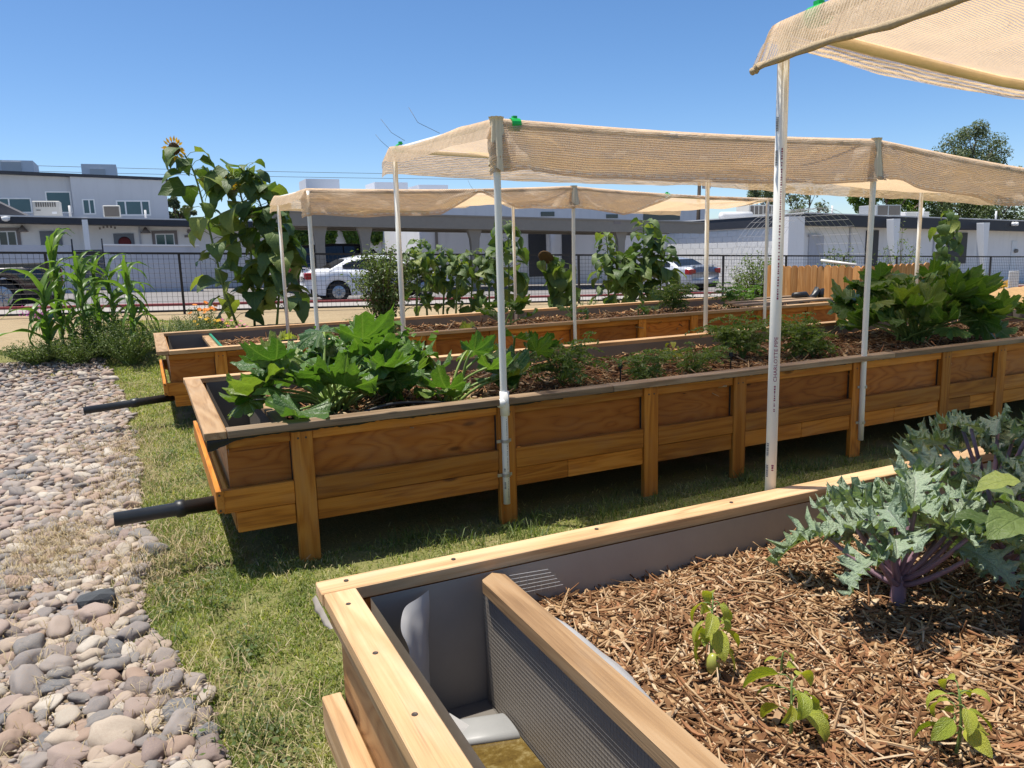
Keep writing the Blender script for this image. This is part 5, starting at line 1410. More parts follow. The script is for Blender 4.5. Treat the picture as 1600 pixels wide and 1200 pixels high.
mk_glass('glass_teal', (0.035, 0.075, 0.085)); mk_glass('glass_dark', (0.02, 0.024, 0.028)); mk_glass('car_glass', (0.012, 0.014, 0.016), .03)
def pbox(px0, py0, px1, py1, Y, d0, d1):
    """box whose near face fills a photo rectangle on the wall plane Y"""
    a = at((px0 + px1) / 2 - (px1 - px0) / 2, (py0 + py1) / 2, Y); b_ = at(px1, (py0 + py1) / 2, Y); t_ = at((px0 + px1) / 2, py0, Y); u_ = at((px0 + px1) / 2, py1, Y)
    return (a.x, Y + d0, u_.z), (b_.x, Y + d1, t_.z)
def slab(mb, x0, x1, y0, y1, zb0, zt0, sl=True):
    """box that follows the street's slope along X"""
    f = (lambda x: -.031 * (x - x0)) if sl else (lambda x: 0)
    mb.add([(x0, y0, zb0), (x1, y0, zb0 + f(x1)), (x1, y1, zb0 + f(x1)), (x0, y1, zb0), (x0, y0, zt0), (x1, y0, zt0 + f(x1)), (x1, y1, zt0 + f(x1)), (x0, y1, zt0)],
           [(0, 3, 2, 1), (4, 5, 6, 7), (0, 1, 5, 4), (1, 2, 6, 5), (2, 3, 7, 6), (3, 0, 4, 7)]); return mb
def window(b_, rect, Y, panes, frame='trim_white', glass='glass_teal', surround=None, depth=.10, fw=.05):
    (x0, _, z0), (x1, _, z1) = pbox(*rect, Y, 0, 0)
    w = MB()
    for q in ((x0, z0, x1, z0 + fw), (x0, z1 - fw, x1, z1), (x0, z0 + fw, x0 + fw, z1 - fw), (x1 - fw, z0 + fw, x1, z1 - fw)): w.box((q[0], Y - .03, q[1]), (q[2], Y + .02, q[3]))
    cuts = [0] + panes + [1]
    for c in panes: xx = lerp(x0, x1, c); w.box((xx - fw * .5, Y - .028, z0 + fw), (xx + fw * .5, Y + .018, z1 - fw))
    wo = w.build('window', frame, b_)
    for c0, c1 in zip(cuts, cuts[1:]): MB().box((lerp(x0, x1, c0) + fw * .5, Y - .012, z0 + fw * .6), (lerp(x0, x1, c1) - fw * .5, Y - .004, z1 - fw * .6)).build('pane', glass, wo)
    if surround:
        s = MB(); e = .13
        for q in ((x0 - e, z1, x1 + e, z1 + e), (x0 - e, z0, x0, z1), (x1, z0, x1 + e, z1)): s.box((q[0], Y - .045, q[1]), (q[2], Y - .001, q[3]))
        s.build('surround', surround, wo)
    return wo
def panel(b_, name, rect, Y, mat, d0=-.05, d1=-.004):
    a, c = pbox(*rect, Y, d0, d1); return MB().box(a, c).build(name, mat, b_)

# -- grey two storey block, far left
Yg = 52.0; a = at(-260, 262, Yg); c = at(258, 279, Yg)
gb = thing('apartment_block', 'grey flat roofed two storey block behind the low white house', 'building', (a.x, Yg, tilt(a.x)))
slab(MB(), a.x, c.x, Yg, Yg + 14, tilt(a.x) - 1, at(-260, 262, Yg).z).build('wall', 'wall_grey', gb)
a2 = at(108, 270, Yg - .5); slab(MB(), a2.x, c.x - .0, Yg - .35, Yg - .002, tilt(a2.x) - 1, at(108, 274, Yg - .35).z).build('projecting_wall', 'wall_grey', gb)
zt = at(-260, 262, Yg).z; slab(MB(), a.x - .1, c.x + .12, Yg - .45, Yg + 14.1, zt + .005, zt + .17).build('parapet', 'fascia_dark', gb)
for rect, panes in (((0 - 40, 309, 50, 333), [.35, .60]), ((72, 299, 112, 333), []), ((129, 311, 149, 335), [.55])): window(gb, rect, Yg if rect[0] < 100 else Yg - .35, panes, fw=.07)
window(gb, (182, 313, 235, 337), Yg - .35, [.27, .74], fw=.08)
for (x0, x1, y0, y1, i0, i1, lab) in ((-40, 51, 251, 269, 4, 32, 'left'), (129, 181, 257, 274, 142, 164, 'right')):
    Y = Yg + 5; s = MB(); p0 = at(x0, y1 + 6, Y); p1 = at(x1, y0, Y); s.box((p0.x, Y, p0.z - 1.0), (p1.x, Y + 3, p1.z)); so_ = s.build('roof_screen', 'screen_panel', gb)
    q0 = at(i0, y1 + 6, Y - .05); q1 = at(i1, y0 + (2 if lab == 'left' else 7), Y - .05); MB().box((q0.x, Y - .06, q0.z - 1), (q1.x, Y - .005, q1.z)).build('screen_panel', 'screen_inner', so_)
# -- second grey upper block behind the carport
Yh = 60.0; p0 = at(786, 318, Yh); p1 = at(1105, 325, Yh)
hb = thing('apartment_block', 'grey upper storey showing above the carport roof in the middle', 'building', (p0.x, Yh, tilt(p0.x)))
slab(MB(), p0.x - 14, p1.x, Yh, Yh + 12, tilt(p0.x) - 1, at(786, 306, Yh).z + .43).build('wall', 'wall_grey', hb)
for rect in ((1005, 324, 1062, 344), (845, 331, 866, 338), (947, 335, 965, 341)): panel(hb, 'window', rect, Yh, 'glass_dark')
for i, (x0, x1, y0) in enumerate(((479, 530, 280), (586, 637, 285), (655, 700, 289))):
    Y = 66.0; q0 = at(x0, 300, Y); q1 = at(x1, y0, Y); MB().box((q0.x, Y, q0.z - 1.5), (q1.x, Y + 3, q1.z)).build('roof_screen', 'screen_panel', hb)
# -- low white house
Yw = 39.0; x0 = at(-260, 345, Yw).x; x1 = at(415, 350, Yw).x
wh = thing('white_house', 'low white house with dark roof edge, left of the sunflowers', 'house', (x0, Yw, tilt(x0)))
zr = at(0, 337, Yw - 1.2); zr0 = zr.z + .031 * (zr.x - x0)
slab(MB(), x0, x1, Yw, Yw + 9, tilt(x0) - .5, zr0 - .1).build('wall', 'wall_white', wh)
zlo = at(0, 347.5, Yw - 1.2).z + .031 * (zr.x - x0); slab(MB(), x0 - .3, x1 + .3, Yw - 1.2, Yw + 9.3, zlo, zr0 - .02).build('fascia', 'fascia_dark', wh)
slab(MB(), x0 - .32, x1 + .32, Yw - 1.23, Yw + 9.35, zr0 - .018, zr0 + .04).build('roof', 'roof_pale', wh)
window(wh, (-30, 361, 27, 386), Yw, [.5, .74], surround='trim_brown', glass='glass_dark'); window(wh, (243, 365, 273, 388), Yw, [.52], surround='trim_brown')
dr = panel(wh, 'door', (64, 361, 98, 400), Yw, 'door_grey'); d2 = panel(wh, 'door', (179, 365, 211, 405), Yw, 'door_grey')
w_ = at(195, 379, Yw - .08); MB().lathe([(.10, -.03), (.20, -.04), (.26, 0), (.20, .04), (.10, .03)], (w_.x, w_.y, w_.z), 18, 'y').build('wreath', 'wreath', d2, True)
p = pbox(130, 343, 139, 386, Yw - 1.35, 0, .25); MB().box((p[0][0], p[0][1], p[0][2] - 1.2), p[1]).build('pillar', 'wall_white', wh)
for (x, y) in ((35, 358), (227.5, 360.5)):
    c = at(x, y, Yw - .15); MB().lathe([(.03, .16), (.10, .05), (.22, -.10), (.20, -.11)], tuple(c), 12).build('wall_lamp', 'trim_brown', wh, True)
c = at(9, 342, Yw - 1.4); MB().lathe([(.05, -.1), (.14, -.05), (.16, .08), (.02, .1)], tuple(c), 12).build('flood_lamp', 'trim_white', wh, True)
# house numbers and small wall plaque as dark raised marks
def text_at(t, s, p, size, mat, rz=0.0, ext=.004):
    cu = bpy.data.curves.new('lettering', 'FONT'); cu.body = s; cu.size = size; cu.extrude = ext; cu.align_x = 'CENTER'
    tmp = bpy.data.objects.new('tmp', cu); C.objects.link(tmp); dg = bpy.context.evaluated_depsgraph_get(); me = bpy.data.meshes.new_from_object(tmp.evaluated_get(dg)); bpy.data.objects.remove(tmp)
    me.transform(Matrix.Translation(Vector(p) - t.location) @ Matrix.Rotation(rz, 4, 'Z') @ Matrix.Rotation(PI / 2, 4, 'X')); me.materials.clear(); me.materials.append(MAT[mat])
    o = bpy.data.objects.new('lettering', me); C.objects.link(o); o.parent = t
pq = at(296, 366, Yw - .05); plq = MB(); plq.lathe([(.08, -.02), (.10, 0), (.08, .02)], (pq.x, pq.y, pq.z + .12), 10, 'y'); plq.box((pq.x - .22, pq.y - .02, pq.z - .14), (pq.x + .22, pq.y + .02, pq.z - .04)); plq.build('wall_plaque', 'trim_brown', wh)
nq = at(169, 358, Yw - .02); num = MB()
for i in range(5): num.box((nq.x - .36 + .15 * i, Yw - .02, nq.z + (.03, .08, .10, .09, .05)[i] - .04), (nq.x - .29 + .15 * i, Yw - .004, nq.z + (.03, .08, .10, .09, .05)[i] + .05))
num.build('house_number', 'trim_brown', wh)
# gable at the far left on the white house roof
ga = at(-160, 337, Yw - 1.0); gb_ = at(43, 337, Yw - 1.0); gt = at(-60, 289, Yw - 1.0); g = MB()
g.add([(ga.x, Yw - 1.0, zr0 - .05), (gb_.x, Yw - 1.0, gb_.z - .02), (gt.x, Yw - 1.0, gt.z), (ga.x, Yw + 7, zr0 - .05), (gb_.x, Yw + 7, gb_.z - .02), (gt.x, Yw + 7, gt.z)], [(0, 1, 2), (3, 5, 4), (1, 4, 5, 2), (0, 2, 5, 3)]); g.build('gable_roof', 'shingle', wh)
def cooler(label, rect, Y, kind):
    a, c = pbox(*rect, Y, 0, 1.0); t = thing('roof_cooler', label, 'cooler', ((a[0] + c[0]) / 2, Y, a[2]))
    MB().box((a[0], Y, a[2] - .25), (c[0], Y + .9, c[2]), .02).build('housing', 'metal_cream', t); w_ = c[0] - a[0]; h_ = c[2] - a[2]
    if kind == 'slots':
        for i in range(9): xx = a[0] + w_ * (.12 + .085 * i); MB().box((xx, Y - .012, c[2] - h_ * .42), (xx + w_ * .05, Y - .002, c[2] - h_ * .10)).build('slot', 'metal_grille', t)
        MB().box((a[0] + w_ * .12, Y - .01, c[2] - h_ * .68), (a[0] + w_ * .28, Y - .002, c[2] - h_ * .62)).build('slot', 'metal_grille', t); MB().box((a[0] + w_ * .68, Y - .01, c[2] - h_ * .92), (a[0] + w_ * .86, Y - .002, c[2] - h_ * .76)).build('label_plate', 'trim_white', t)
    else: MB().box((a[0] + w_ * .07, Y - .012, a[2] + h_ * .03), (c[0] - w_ * .07, Y - .002, c[2] - h_ * .09)).build('grille', 'metal_grille', t)
    return t
cooler('cream roof cooler with vertical slots on the low white house', (51, 314, 94, 336), Yw + 1.0, 'slots')
cooler('roof cooler with a square brown grille on the low white house', (161, 321, 188, 339), Yw + 1.0, 'grille')
# -- garden wall along the house
Yl = 34.5; xl0 = at(-200, 390, Yl).x; xl1 = at(312, 390, Yl).x; zl = at(200, 384, Yl); zl0 = zl.z + .031 * (zl.x - xl0)
lw = thing('garden_wall', 'low grey masonry wall in front of the white house', 'wall', (xl0, Yl, tilt(xl0)))
xg0, xg1 = at(113, 400, Yl).x, at(163, 400, Yl).x
slab(MB(), xl0, xg0, Yl, Yl + .25, tilt(xl0) - .3, zl0).build('wall_section', 'wall_low', lw)
slab(MB(), xg1, xl1, Yl, Yl + .25, tilt(xg1) - .3, zl0 - .031 * (xg1 - xl0)).build('wall_section', 'wall_low', lw)
slab(MB(), xg1, xl1, Yl - .04, Yl + .29, zl0 - .031 * (xg1 - xl0) + .003, zl0 - .031 * (xg1 - xl0) + .06).build('coping', 'wall_white', lw)
gt_ = thing('metal_gate', 'dark louvred metal gate in the low grey wall', 'gate', (xg0, Yl + .1, tilt(xg0)))
for z in range(26):
    zz = tilt(xg0) + .10 + z * .055
    if zz < zl0: MB().box((xg0 + .06, Yl + .09, zz), (xg1 - .06, Yl + .12, zz + .045)).build('slat', 'fascia_dark', gt_)
for x in (xg0 + .005, xg1 - .055): MB().box((x, Yl + .08, tilt(x)), (x + .05, Yl + .14, zl0 + .05)).build('gate_post', 'fascia_dark', gt_)

# -- carport
Yc = 30.0; xc0, xc1 = at(425, 340, Yc).x, at(1098, 350, Yc).x; pz = at(810, 337, Yc); zc0 = pz.z + .031 * (pz.x - xc0) - .12
cp = thing('carport', 'long grey carport on flared posts over the parked cars', 'carport', (xc0, Yc, tilt(xc0)))
slab(MB(), xc0, xc1, Yc - .1, Yc + .1, zc0 - .48, zc0).build('fascia', 'fascia_brown', cp)
slab(MB(), xc0, xc1, Yc - .14, Yc + 5.6, zc0 + .003, zc0 + .07).build('roof', 'fascia_brown', cp)
for yy in (2.6, 5.3): slab(MB(), xc0, xc1, Yc + yy, Yc + yy + .2, zc0 - .42, zc0 - .002).build('beam', 'fascia_brown', cp)
def flared(b_, X, Y, zt_, w, mat, name='post', wt=None):
    mb = MB(); zb_ = tilt(X) - .2; h_ = zt_ - zb_; wt = wt or w * 1.7
    pr = [(w, zb_), (w, zb_ + h_ * .72), (w * 1.15, zb_ + h_ * .85), (wt, zt_)]
    for (q, z) in pr: mb.v += [(X - q / 2, Y - .12, z), (X + q / 2, Y - .12, z), (X + q / 2, Y + .12, z), (X - q / 2, Y + .12, z)]
    for i in range(3):
        for j in range(4): a_ = i * 4 + j; b2 = i * 4 + (j + 1) % 4; mb.f.append((a_, b2, b2 + 4, a_ + 4))
    mb.f += [(3, 2, 1, 0), (12, 13, 14, 15)]; mb.build(name, mat, b_)
for px in (500, 571, 742, 970): X = at(px, 380, Yc + .2).x; flared(cp, X, Yc + .25, zc0 - .031 * (X - xc0) - .47, .34, 'fascia_brown', wt=.62)
pl_ = at(965, 347, Yc - .12); MB().box((pl_.x - .18, Yc - .115, pl_.z - .09), (pl_.x + .18, Yc - .103, pl_.z + .09)).build('sign_plate', 'trim_brown', cp)
# -- white building under and behind the carport
Yk = 38.0; xk0, xk1 = at(655, 360, Yk).x, at(1120, 360, Yk).x
kb = thing('white_building', 'white walled building with black windows behind the carport', 'building', (xk0, Yk, tilt(xk0)))
zk = at(800, 352, Yk).z; slab(MB(), xk0, xk1, Yk, Yk + 8, tilt(xk0) - .5, zk + .031 * (at(800, 352, Yk).x - xk0)).build('wall', 'wall_white', kb)
for rect in ((826, 362, 853, 432), (878, 362, 895, 430), (1012, 364, 1028, 392)): panel(kb, 'window', rect, Yk, 'door_dark')
panel(kb, 'meter_box', (680, 362, 684, 392), Yk, 'fascia_brown')
flared(kb, at(868, 380, Yk - 1).x, Yk - .6, at(868, 355, Yk - 1).z, .22, 'wall_white', 'pillar', .5)
slab(MB(), at(672, 345, Yk - .6).x, at(1000, 345, Yk - .6).x, Yk - .7, Yk - .01, zk + .05, zk + .38).build('eave', 'roof_pale', kb)
# ivy clad wall seen through the carport
Yi = 45.0; i0, i1 = at(440, 370, Yi).x, at(668, 370, Yi).x
iw = thing('ivy_wall', 'white wall hung with bright green ivy behind the carport', 'wall', (i0, Yi, tilt(i0)))
slab(MB(), i0, i1, Yi, Yi + .3, tilt(i0) - .5, at(440, 330, Yi).z).build('wall', 'wall_white', iw)
P_, N_, S_ = [], [], []; r = random.Random(4)
for _ in range(11000):
    x = r.uniform(i0, i1); top = at(500, 342, Yi).z; col = nz(x * 1.3, 2)
    d = 2.6 * r.random() * (.75 + .9 * col); z = top + .5 - d
    P_.append((x - i0, -.05 - r.random() * .35 - .3 * max(0, nz(x * 2.2, z * 1.0)), z - tilt(i0))); N_.append((r.gauss(0, .3), -1, .3)); S_.append(r.uniform(.12, .3))
foliage(iw, 'ivy', P_, N_, S_, 'ivy_leaf', 5, .8)

# -- long white building at the right
Yr = 28.0; xr0 = at(1242, 335, Yr).x; xr1 = 75.0; zrt = at(1246, 335, Yr).z; zr1 = zrt + .031 * (at(1246, 335, Yr).x - xr0)
rb = thing('white_building', 'long white block building with black roof edge at the right', 'building', (xr0, Yr, tilt(xr0)))
slab(MB(), xr0, xr1, Yr, Yr + 17, tilt(xr0) - .8, zr1 - .25).build('wall', 'wall_white', rb)
slab(MB(), xr0 - .16, xr1, Yr - .7, Yr + 17.5, zr1 - .52, zr1).build('fascia', 'fascia_dark', rb)
slab(MB(), xr0 - .19, xr1, Yr - .73, Yr + 17.55, zr1 + .003, zr1 + .06).build('roof', 'roof_pale', rb)
a, c = pbox(1231, 338, 1256, 440, Yr - .95, 0, .93); MB().box((a[0], a[1], a[2] - .5), c).build('pilaster', 'wall_white', rb)
panel(rb, 'door', (1351, 360, 1370, 440), Yr, 'door_dark', -.06, -.003)
panel(rb, 'service_door', (1262, 368, 1285, 440), Yr, 'wall_low', -.05, -.003); panel(rb, 'conduit_box', (1262, 366, 1280, 370), Yr, 'wall_low', -.12, -.003)
panel(rb, 'window', (1480, 364, 1509, 412), Yr, 'door_dark', -.06, -.003)
panel(rb, 'service_door', (1578, 377, 1586, 440), Yr, 'trim_white', -.05, -.003)
mcx = at(1587, 392, Yr - .1); MB().lathe([(.10, -.1), (.12, 0), (.06, .1)], tuple(mcx), 10, 'y').build('gas_meter', 'fascia_brown', rb, True)
for (px, y0, y1) in ((1394, 342, 425), (1534, 348, 425)):
    X = at(px, 380, Yr - 1.1).x; zt_ = at(px, y0, Yr - 1.1).z; mb = MB(); zb_ = tilt(X) - .2
    for (q, z) in ((.14, zb_), (.16, zb_ + .9), (.48, zt_ - .05), (.48, zt_)): mb.v += [(X - q / 2 + (0.1 if q < .2 else 0), Yr - 1.3, z), (X + q / 2 + (.1 if q < .2 else 0), Yr - 1.3, z), (X + q / 2 + (.1 if q < .2 else 0), Yr - .9, z), (X - q / 2 + (.1 if q < .2 else 0), Yr - .9, z)]
    for i in range(3):
        for j in range(4): a_ = i * 4 + j; b2 = i * 4 + (j + 1) % 4; mb.f.append((a_, b2, b2 + 4, a_ + 4))
    mb.f += [(3, 2, 1, 0), (12, 13, 14, 15)]; mb.build('tapered_pillar', 'trim_white', rb)
fl_ = at(1586, 350, Yr - .8)
for dx in (-.14, .14): MB().lathe([(.04, -.1), (.10, -.06), (.12, .06), (.03, .1)], (fl_.x + dx, fl_.y, fl_.z), 10, 'y').build('flood_lamp', 'trim_white', rb, True)
# side wall blocks of the right building: courses of painted block, lit below the eave
flat('block_white', (0.74, 0.73, 0.71), 0.9, var=0.06, scale=4, bump=0.4)
blk = [MB().box((-.012, -.37, -.145), (.012, .37, .145), .008).mesh('block', 'block_white')]
for j in range(9):
    for i in range(22):
        y = Yr + .5 + .76 * i + (.38 if j % 2 else 0); z = tilt(xr0) + .10 + .305 * j
        if y < Yr + 16.5 and z < zr1 - .7: inst('block', blk[0], rb, Matrix.Translation((-.010, y - Yr, z - tilt(xr0))))
# roof plant
def roof_unit(label, rect, Y, mats, dep=1.2):
    a, c = pbox(*rect, Y, 0, dep); t = thing('air_conditioner', label, 'air conditioner', ((a[0] + c[0]) / 2, Y, a[2])); w_ = c[0] - a[0]; h_ = c[2] - a[2]
    MB().box((a[0], Y, a[2] - .3), c, .02).build('housing', mats[0], t)
    MB().box((a[0] + w_ * .05, Y - .012, a[2] + h_ * .06), (a[0] + w_ * .44, Y - .002, c[2] - h_ * .08)).build('grille', mats[1], t); MB().box((a[0] + w_ * .5, Y - .012, a[2] + h_ * .06), (c[0] - w_ * .05, Y - .002, c[2] - h_ * .08)).build('grille', mats[1], t)
roof_unit('grey rooftop air conditioner with two dark grilles on the right building', (1370, 320, 1408, 337), Yr + 2.5, ('galv', 'metal_grille'))
roof_unit('low pale rooftop unit beside the grey air conditioner', (1415, 331, 1452, 339), Yr + 3.5, ('roof_pale', 'metal_cream'))
a, c = pbox(1136, 328, 1182, 340, Yr + 8, 0, 1.5); dm = MB()
dm.tube([(a[0], Yr + 8.5, (a[2] + c[2]) / 2 - .1), (c[0], Yr + 8.5, (a[2] + c[2]) / 2 - .1)], (c[2] - a[2]) * .55, 16); tag(dm.build('roof_duct', 'roof_pale', None, True), 'pale round duct on the roof behind the silver car', 'duct')
a, c = pbox(1170, 320, 1222, 336, Yr + 12, 0, 1.2); cr = thing('roof_cooler', 'wide pale slatted roof cooler beyond the printed pipe', 'cooler', (a[0], Yr + 12, a[2]))
MB().box((a[0], Yr + 12, a[2] - .6), c).build('housing', 'metal_cream', cr)
for i in range(7): xx = lerp(a[0], c[0], .05 + .13 * i); MB().box((xx, Yr + 11.985, a[2] + .05), (xx + .28, Yr + 11.997, c[2] - .08)).build('slot', 'metal_grille', cr)
# utility pole with transformer and lines
Yp = 55.0; X = at(1089, 330, Yp).x; zt_ = at(1094, 285, Yp).z
up_ = thing('utility_pole', 'dark utility pole with a grey transformer behind the farthest canopy', 'utility pole', (X, Yp, tilt(X)))
MB().tube([(X, Yp, tilt(X) - .5), (X + .25, Yp, zt_ + .6)], [.2, .15], 10).build('pole', 'dark_stem', up_, True)
MB().lathe([(.05, -.6), (.38, -.55), (.40, .5), (.30, .62), (.05, .66)], (X + 1.0, Yp, zt_ + .05), 14).build('transformer', 'roof_pale', up_, True)
MB().tube([(X + .2, Yp, zt_ + .3), (X + .5, Yp, zt_ + .45), (X + 1.0, Yp, zt_ + .55)], .03, 6).build('bracket', 'dark_stem', up_, True)
for i, dz in enumerate((.55, .2)):
    for (xe, ye, ze) in ((X - 75, Yp + 8, zt_ + 1.2), (X + 70, Yp - 4, zt_ + .2)):
        p0 = Vector((X + .2, Yp, zt_ + dz)); p1 = Vector((xe, ye, ze + dz)); MB().tube([p0.lerp(p1, q / 20) - Vector((0, 0, 6 * .28 * (q / 20) * (1 - q / 20))) for q in range(21)], .014, 4, False).build('power_line', 'dark_stem', up_, True)
# small roof and wall fittings
for (px, py, Y, b_, h_) in ((110, 337, Yw + 2, wh, .45), (228, 340, Yw + 2, wh, .35), (1300, 336, Yr + 3, rb, .5), (1442, 338, Yr + 2, rb, .45), (1556, 340, Yr + 3, rb, .4)):
    q = at(px, py, Y); MB().tube([(q.x, Y, q.z - .4), (q.x, Y, q.z + h_)], .05, 10).build('vent_pipe', 'roof_pale', b_, True)
for (px, Y, b_, py0, py1) in ((217, Yw - .06, wh, 354, 400), (1330, Yr - .06, rb, 347, 430), (1462, Yr - .06, rb, 350, 430)):
    q0, q1 = at(px, py0, Y), at(px, py1, Y); MB().box((q0.x - .04, Y, q1.z - .5), (q0.x + .04, Y + .05, q0.z)).build('downpipe', 'wall_low', b_)
# ================================================================== TREES
def tree(label, foot_, h, clumps, ls, nleaf, mat, seed, trunk_r=.22, bare=False, name='tree', spread=1.0):
    t = thing(name, label, 'tree', foot_); r = random.Random(seed); f = Vector(foot_); tk = MB(); P_, N_, S_ = [], [], []
    top = Vector((r.gauss(0, .2), r.gauss(0, .2), h * .45)); tk.tube([f + top * (i / 5) for i in range(6)], [trunk_r * (1 - .09 * i) for i in range(6)], 8)
    for (cx, cy, cz, cr) in clumps:
        c = Vector((cx, cy, cz)); pts = bezier(top * r.uniform(.6, 1), top + (c - top) * .4 + Vector((0, 0, cr * .4)), c, 5); tk.tube([f + p for p in pts], [trunk_r * .45 * (1 - .16 * k) for k in range(6)], 6, False)
        for k in range(6):
            e = c + sph(r.uniform(0, 2 * PI), r.uniform(-.6, 1.2)) * cr * r.uniform(.6, 1.05); tk.tube([f + c.lerp(pts[3], .5), f + (c + e) / 2 + Vector((0, 0, .1)), f + e], [.05 * trunk_r / .22, .03, .012], 4, False)
            if bare:
                for g in range(4): e2 = e + sph(r.uniform(0, 2 * PI), r.uniform(-.5, .8)) * cr * .5; tk.tube([f + e, f + e2], [.014, .006], 4, False)
            n_ = int(nleaf / 6)
            for g in range(n_):
                v = sph(r.uniform(0, 2 * PI), math.asin(r.uniform(-1, 1))) * (cr * .55 * r.random() ** .45); p_ = e + v; P_.append(tuple(p_)); N_.append(tuple(v.normalized() + Vector((0, 0, .6)))); S_.append(ls * r.uniform(.6, 1.4))
    tk.build('trunk', 'bark', t, True)
    if P_: foliage(t, 'crown', P_, N_, S_, mat, seed, .5)
    return t
def tree_px(label, pts, Y, ls, nleaf, mat, seed, **k):
    """clumps given as photo circles (x, y, radius) on depth Y"""
    u0 = at(pts[0][0], 400, Y); f = Vector((sum(at(p[0], p[1], Y).x for p in pts) / len(pts), Y, tilt(u0.x) - .2)); cl_ = []; r = random.Random(seed)
    for (x, y, q) in pts: c = at(x, y, Y + r.uniform(-1.5, 1.5)); e = at(x + q, y, Y); cl_.append((c.x - f.x, c.y - f.y, c.z - f.z, abs(e.x - at(x, y, Y).x)))
    return tree(label, tuple(f), max(c[2] for c in cl_), cl_, ls, nleaf, mat, seed, **k)
tree_px('leafy tree beyond the grey block, left of the sunflowers', [(270, 318, 9), (283, 335, 9), (268, 340, 8), (296, 330, 8)], 62, .26, 900, 'olive_leaf', 3)
tree_px('tall feathery tree rising above the middle canopy at the right', [(1490, 235, 18), (1520, 222, 16), (1545, 240, 18), (1505, 258, 20), (1530, 265, 20), (1565, 270, 16)], 62, .28, 1500, 'olive_leaf', 4, trunk_r=.3)
tree_px('big dark tree behind the right building, below the middle canopy', [(1460, 310, 22), (1500, 315, 24), (1540, 320, 24), (1580, 312, 24), (1610, 300, 24), (1480, 340, 20), (1530, 345, 20), (1585, 345, 22)], 56, .30, 1800, 'tree_leaf', 5, trunk_r=.35)
tree_px('bright green tree behind the rooftop air conditioner', [(1350, 300, 14), (1352, 322, 12), (1385, 305, 16), (1415, 310, 16), (1440, 318, 14), (1350, 285, 10)], 54, .28, 1400, 'ivy_leaf', 6)
tree_px('sparse bare branched tree beyond the printed pipe', [(1245, 322, 14), (1268, 312, 12), (1232, 305, 10), (1255, 335, 12), (1280, 330, 10)], 58, .34, 130, 'olive_leaf', 7, bare=True)
tree_px('small olive tree left of the printed pipe behind the roof', [(1182, 300, 12), (1200, 296, 11), (1172, 308, 9), (1210, 310, 11), (1192, 312, 12)], 60, .24, 600, 'olive_leaf', 8)
# ================================================================== PICKET ENCLOSURE, TRELLIS, OFFCUTS
xp = 9.75; pc = atx(1345, 421, xp); pbk = atx(1226, 411, xp)
pf = thing('picket_fence', 'dog eared cedar picket enclosure at the end of the farthest planter', 'fence', (xp, pc.y, 0))
def picket(w, h, mat):
    mb = MB(); pr = [(-w / 2, 0), (w / 2, 0), (w / 2, h - .035), (w / 2 - .018, h - .012), (w / 2 - .04, h), (-w / 2 + .04, h), (-w / 2 + .018, h - .012), (-w / 2, h - .035)]; n = len(pr)
    for y in (-.009, .009): mb.v += [(x, y, z) for x, z in pr]
    mb.f = [tuple(range(n)), tuple(range(2 * n - 1, n - 1, -1))] + [(i, n + i, n + (i + 1) % n, (i + 1) % n) for i in range(n)]
    return mb.mesh('picket', mat)
ph = pc.z + .05; pk = [picket(.132, ph + d, 'cedar') for d in (0, .008, -.008)]
n = int((pbk.y - pc.y) / .138) + 3; r = random.Random(3)
for i in range(n): inst('picket', pk[r.randrange(3)], pf, Matrix.Translation((r.gauss(0, .003), .07 + .138 * i, 0)) @ Matrix.Rotation(PI / 2, 4, 'Z'))
n2 = int((at(1445, 415, pc.y).x - xp) / .138) + 1
for i in range(n2): inst('picket', pk[r.randrange(3)], pf, Matrix.Translation((.08 + .138 * i, r.gauss(0, .003), 0)))
for z in (.25, .9):
    MB().box((xp + .012, pc.y + .02, z), (xp + .05, pc.y + .138 * n, z + .085)).build('rail', 'wood_y', pf); MB().box((xp + .06, pc.y + .012, z), (xp + .138 * n2, pc.y + .05, z + .085)).build('rail', 'wood_x', pf)
a = atx(1283, 407, xp - .02); b_ = atx(1338, 414, xp + .15)
tag(MB().tube([a, b_], .022, 12).build('loose_pipe', 'pvc', None, True), 'white pipe resting on top of the picket enclosure', 'pipe')
# arched wire trellis behind the pickets
ty = 12.0; t0 = at(1362, 415, ty); t1 = at(1283, 322, ty); tr = MB(); cx = at(1300, 330, ty).x; arc = []
X1_ = t0.x; X0_ = at(1196, 415, ty).x; hh = at(1290, 324, ty).z - .0
for j in range(9):
    yy = ty + .16 * j; tr.tube([(lerp(X1_, X0_, .5) + (X1_ - X0_) / 2 * math.cos(a_), yy, hh * math.sin(a_) ** .8 if math.sin(a_) > 0 else 0) for a_ in [PI * k / 24 for k in range(25)]], .0035, 4, False)
for k in range(1, 24):
    a_ = PI * k / 24; p_ = (lerp(X1_, X0_, .5) + (X1_ - X0_) / 2 * math.cos(a_), hh * math.sin(a_) ** .8); tr.tube([(p_[0], ty, p_[1]), (p_[0], ty + 1.28, p_[1])], .003, 4, False)
tag(tr.build('wire_trellis', 'galv'), 'arched galvanised wire trellis behind the picket enclosure', 'trellis')
bush('potted_shrub', 'round leafy shrub above the left pickets under the wire arch', 'shrub', (at(1310, 395, 11.4).x, 11.4, 0), at(1310, 366, 11.4).z, .36, 30, 28, .06, 'shrub_leaf', 95, .5, stem='bark', upright=.7, base=.55)
bush('young_tree', 'tall thin leaved young tree behind the right pickets', 'young tree', (at(1408, 395, 10.9).x, 10.9, 0), at(1408, 342, 10.9).z, .42, 26, 22, .07, 'citrus_leaf', 96, .3, stem='bark', upright=.6, base=.5)
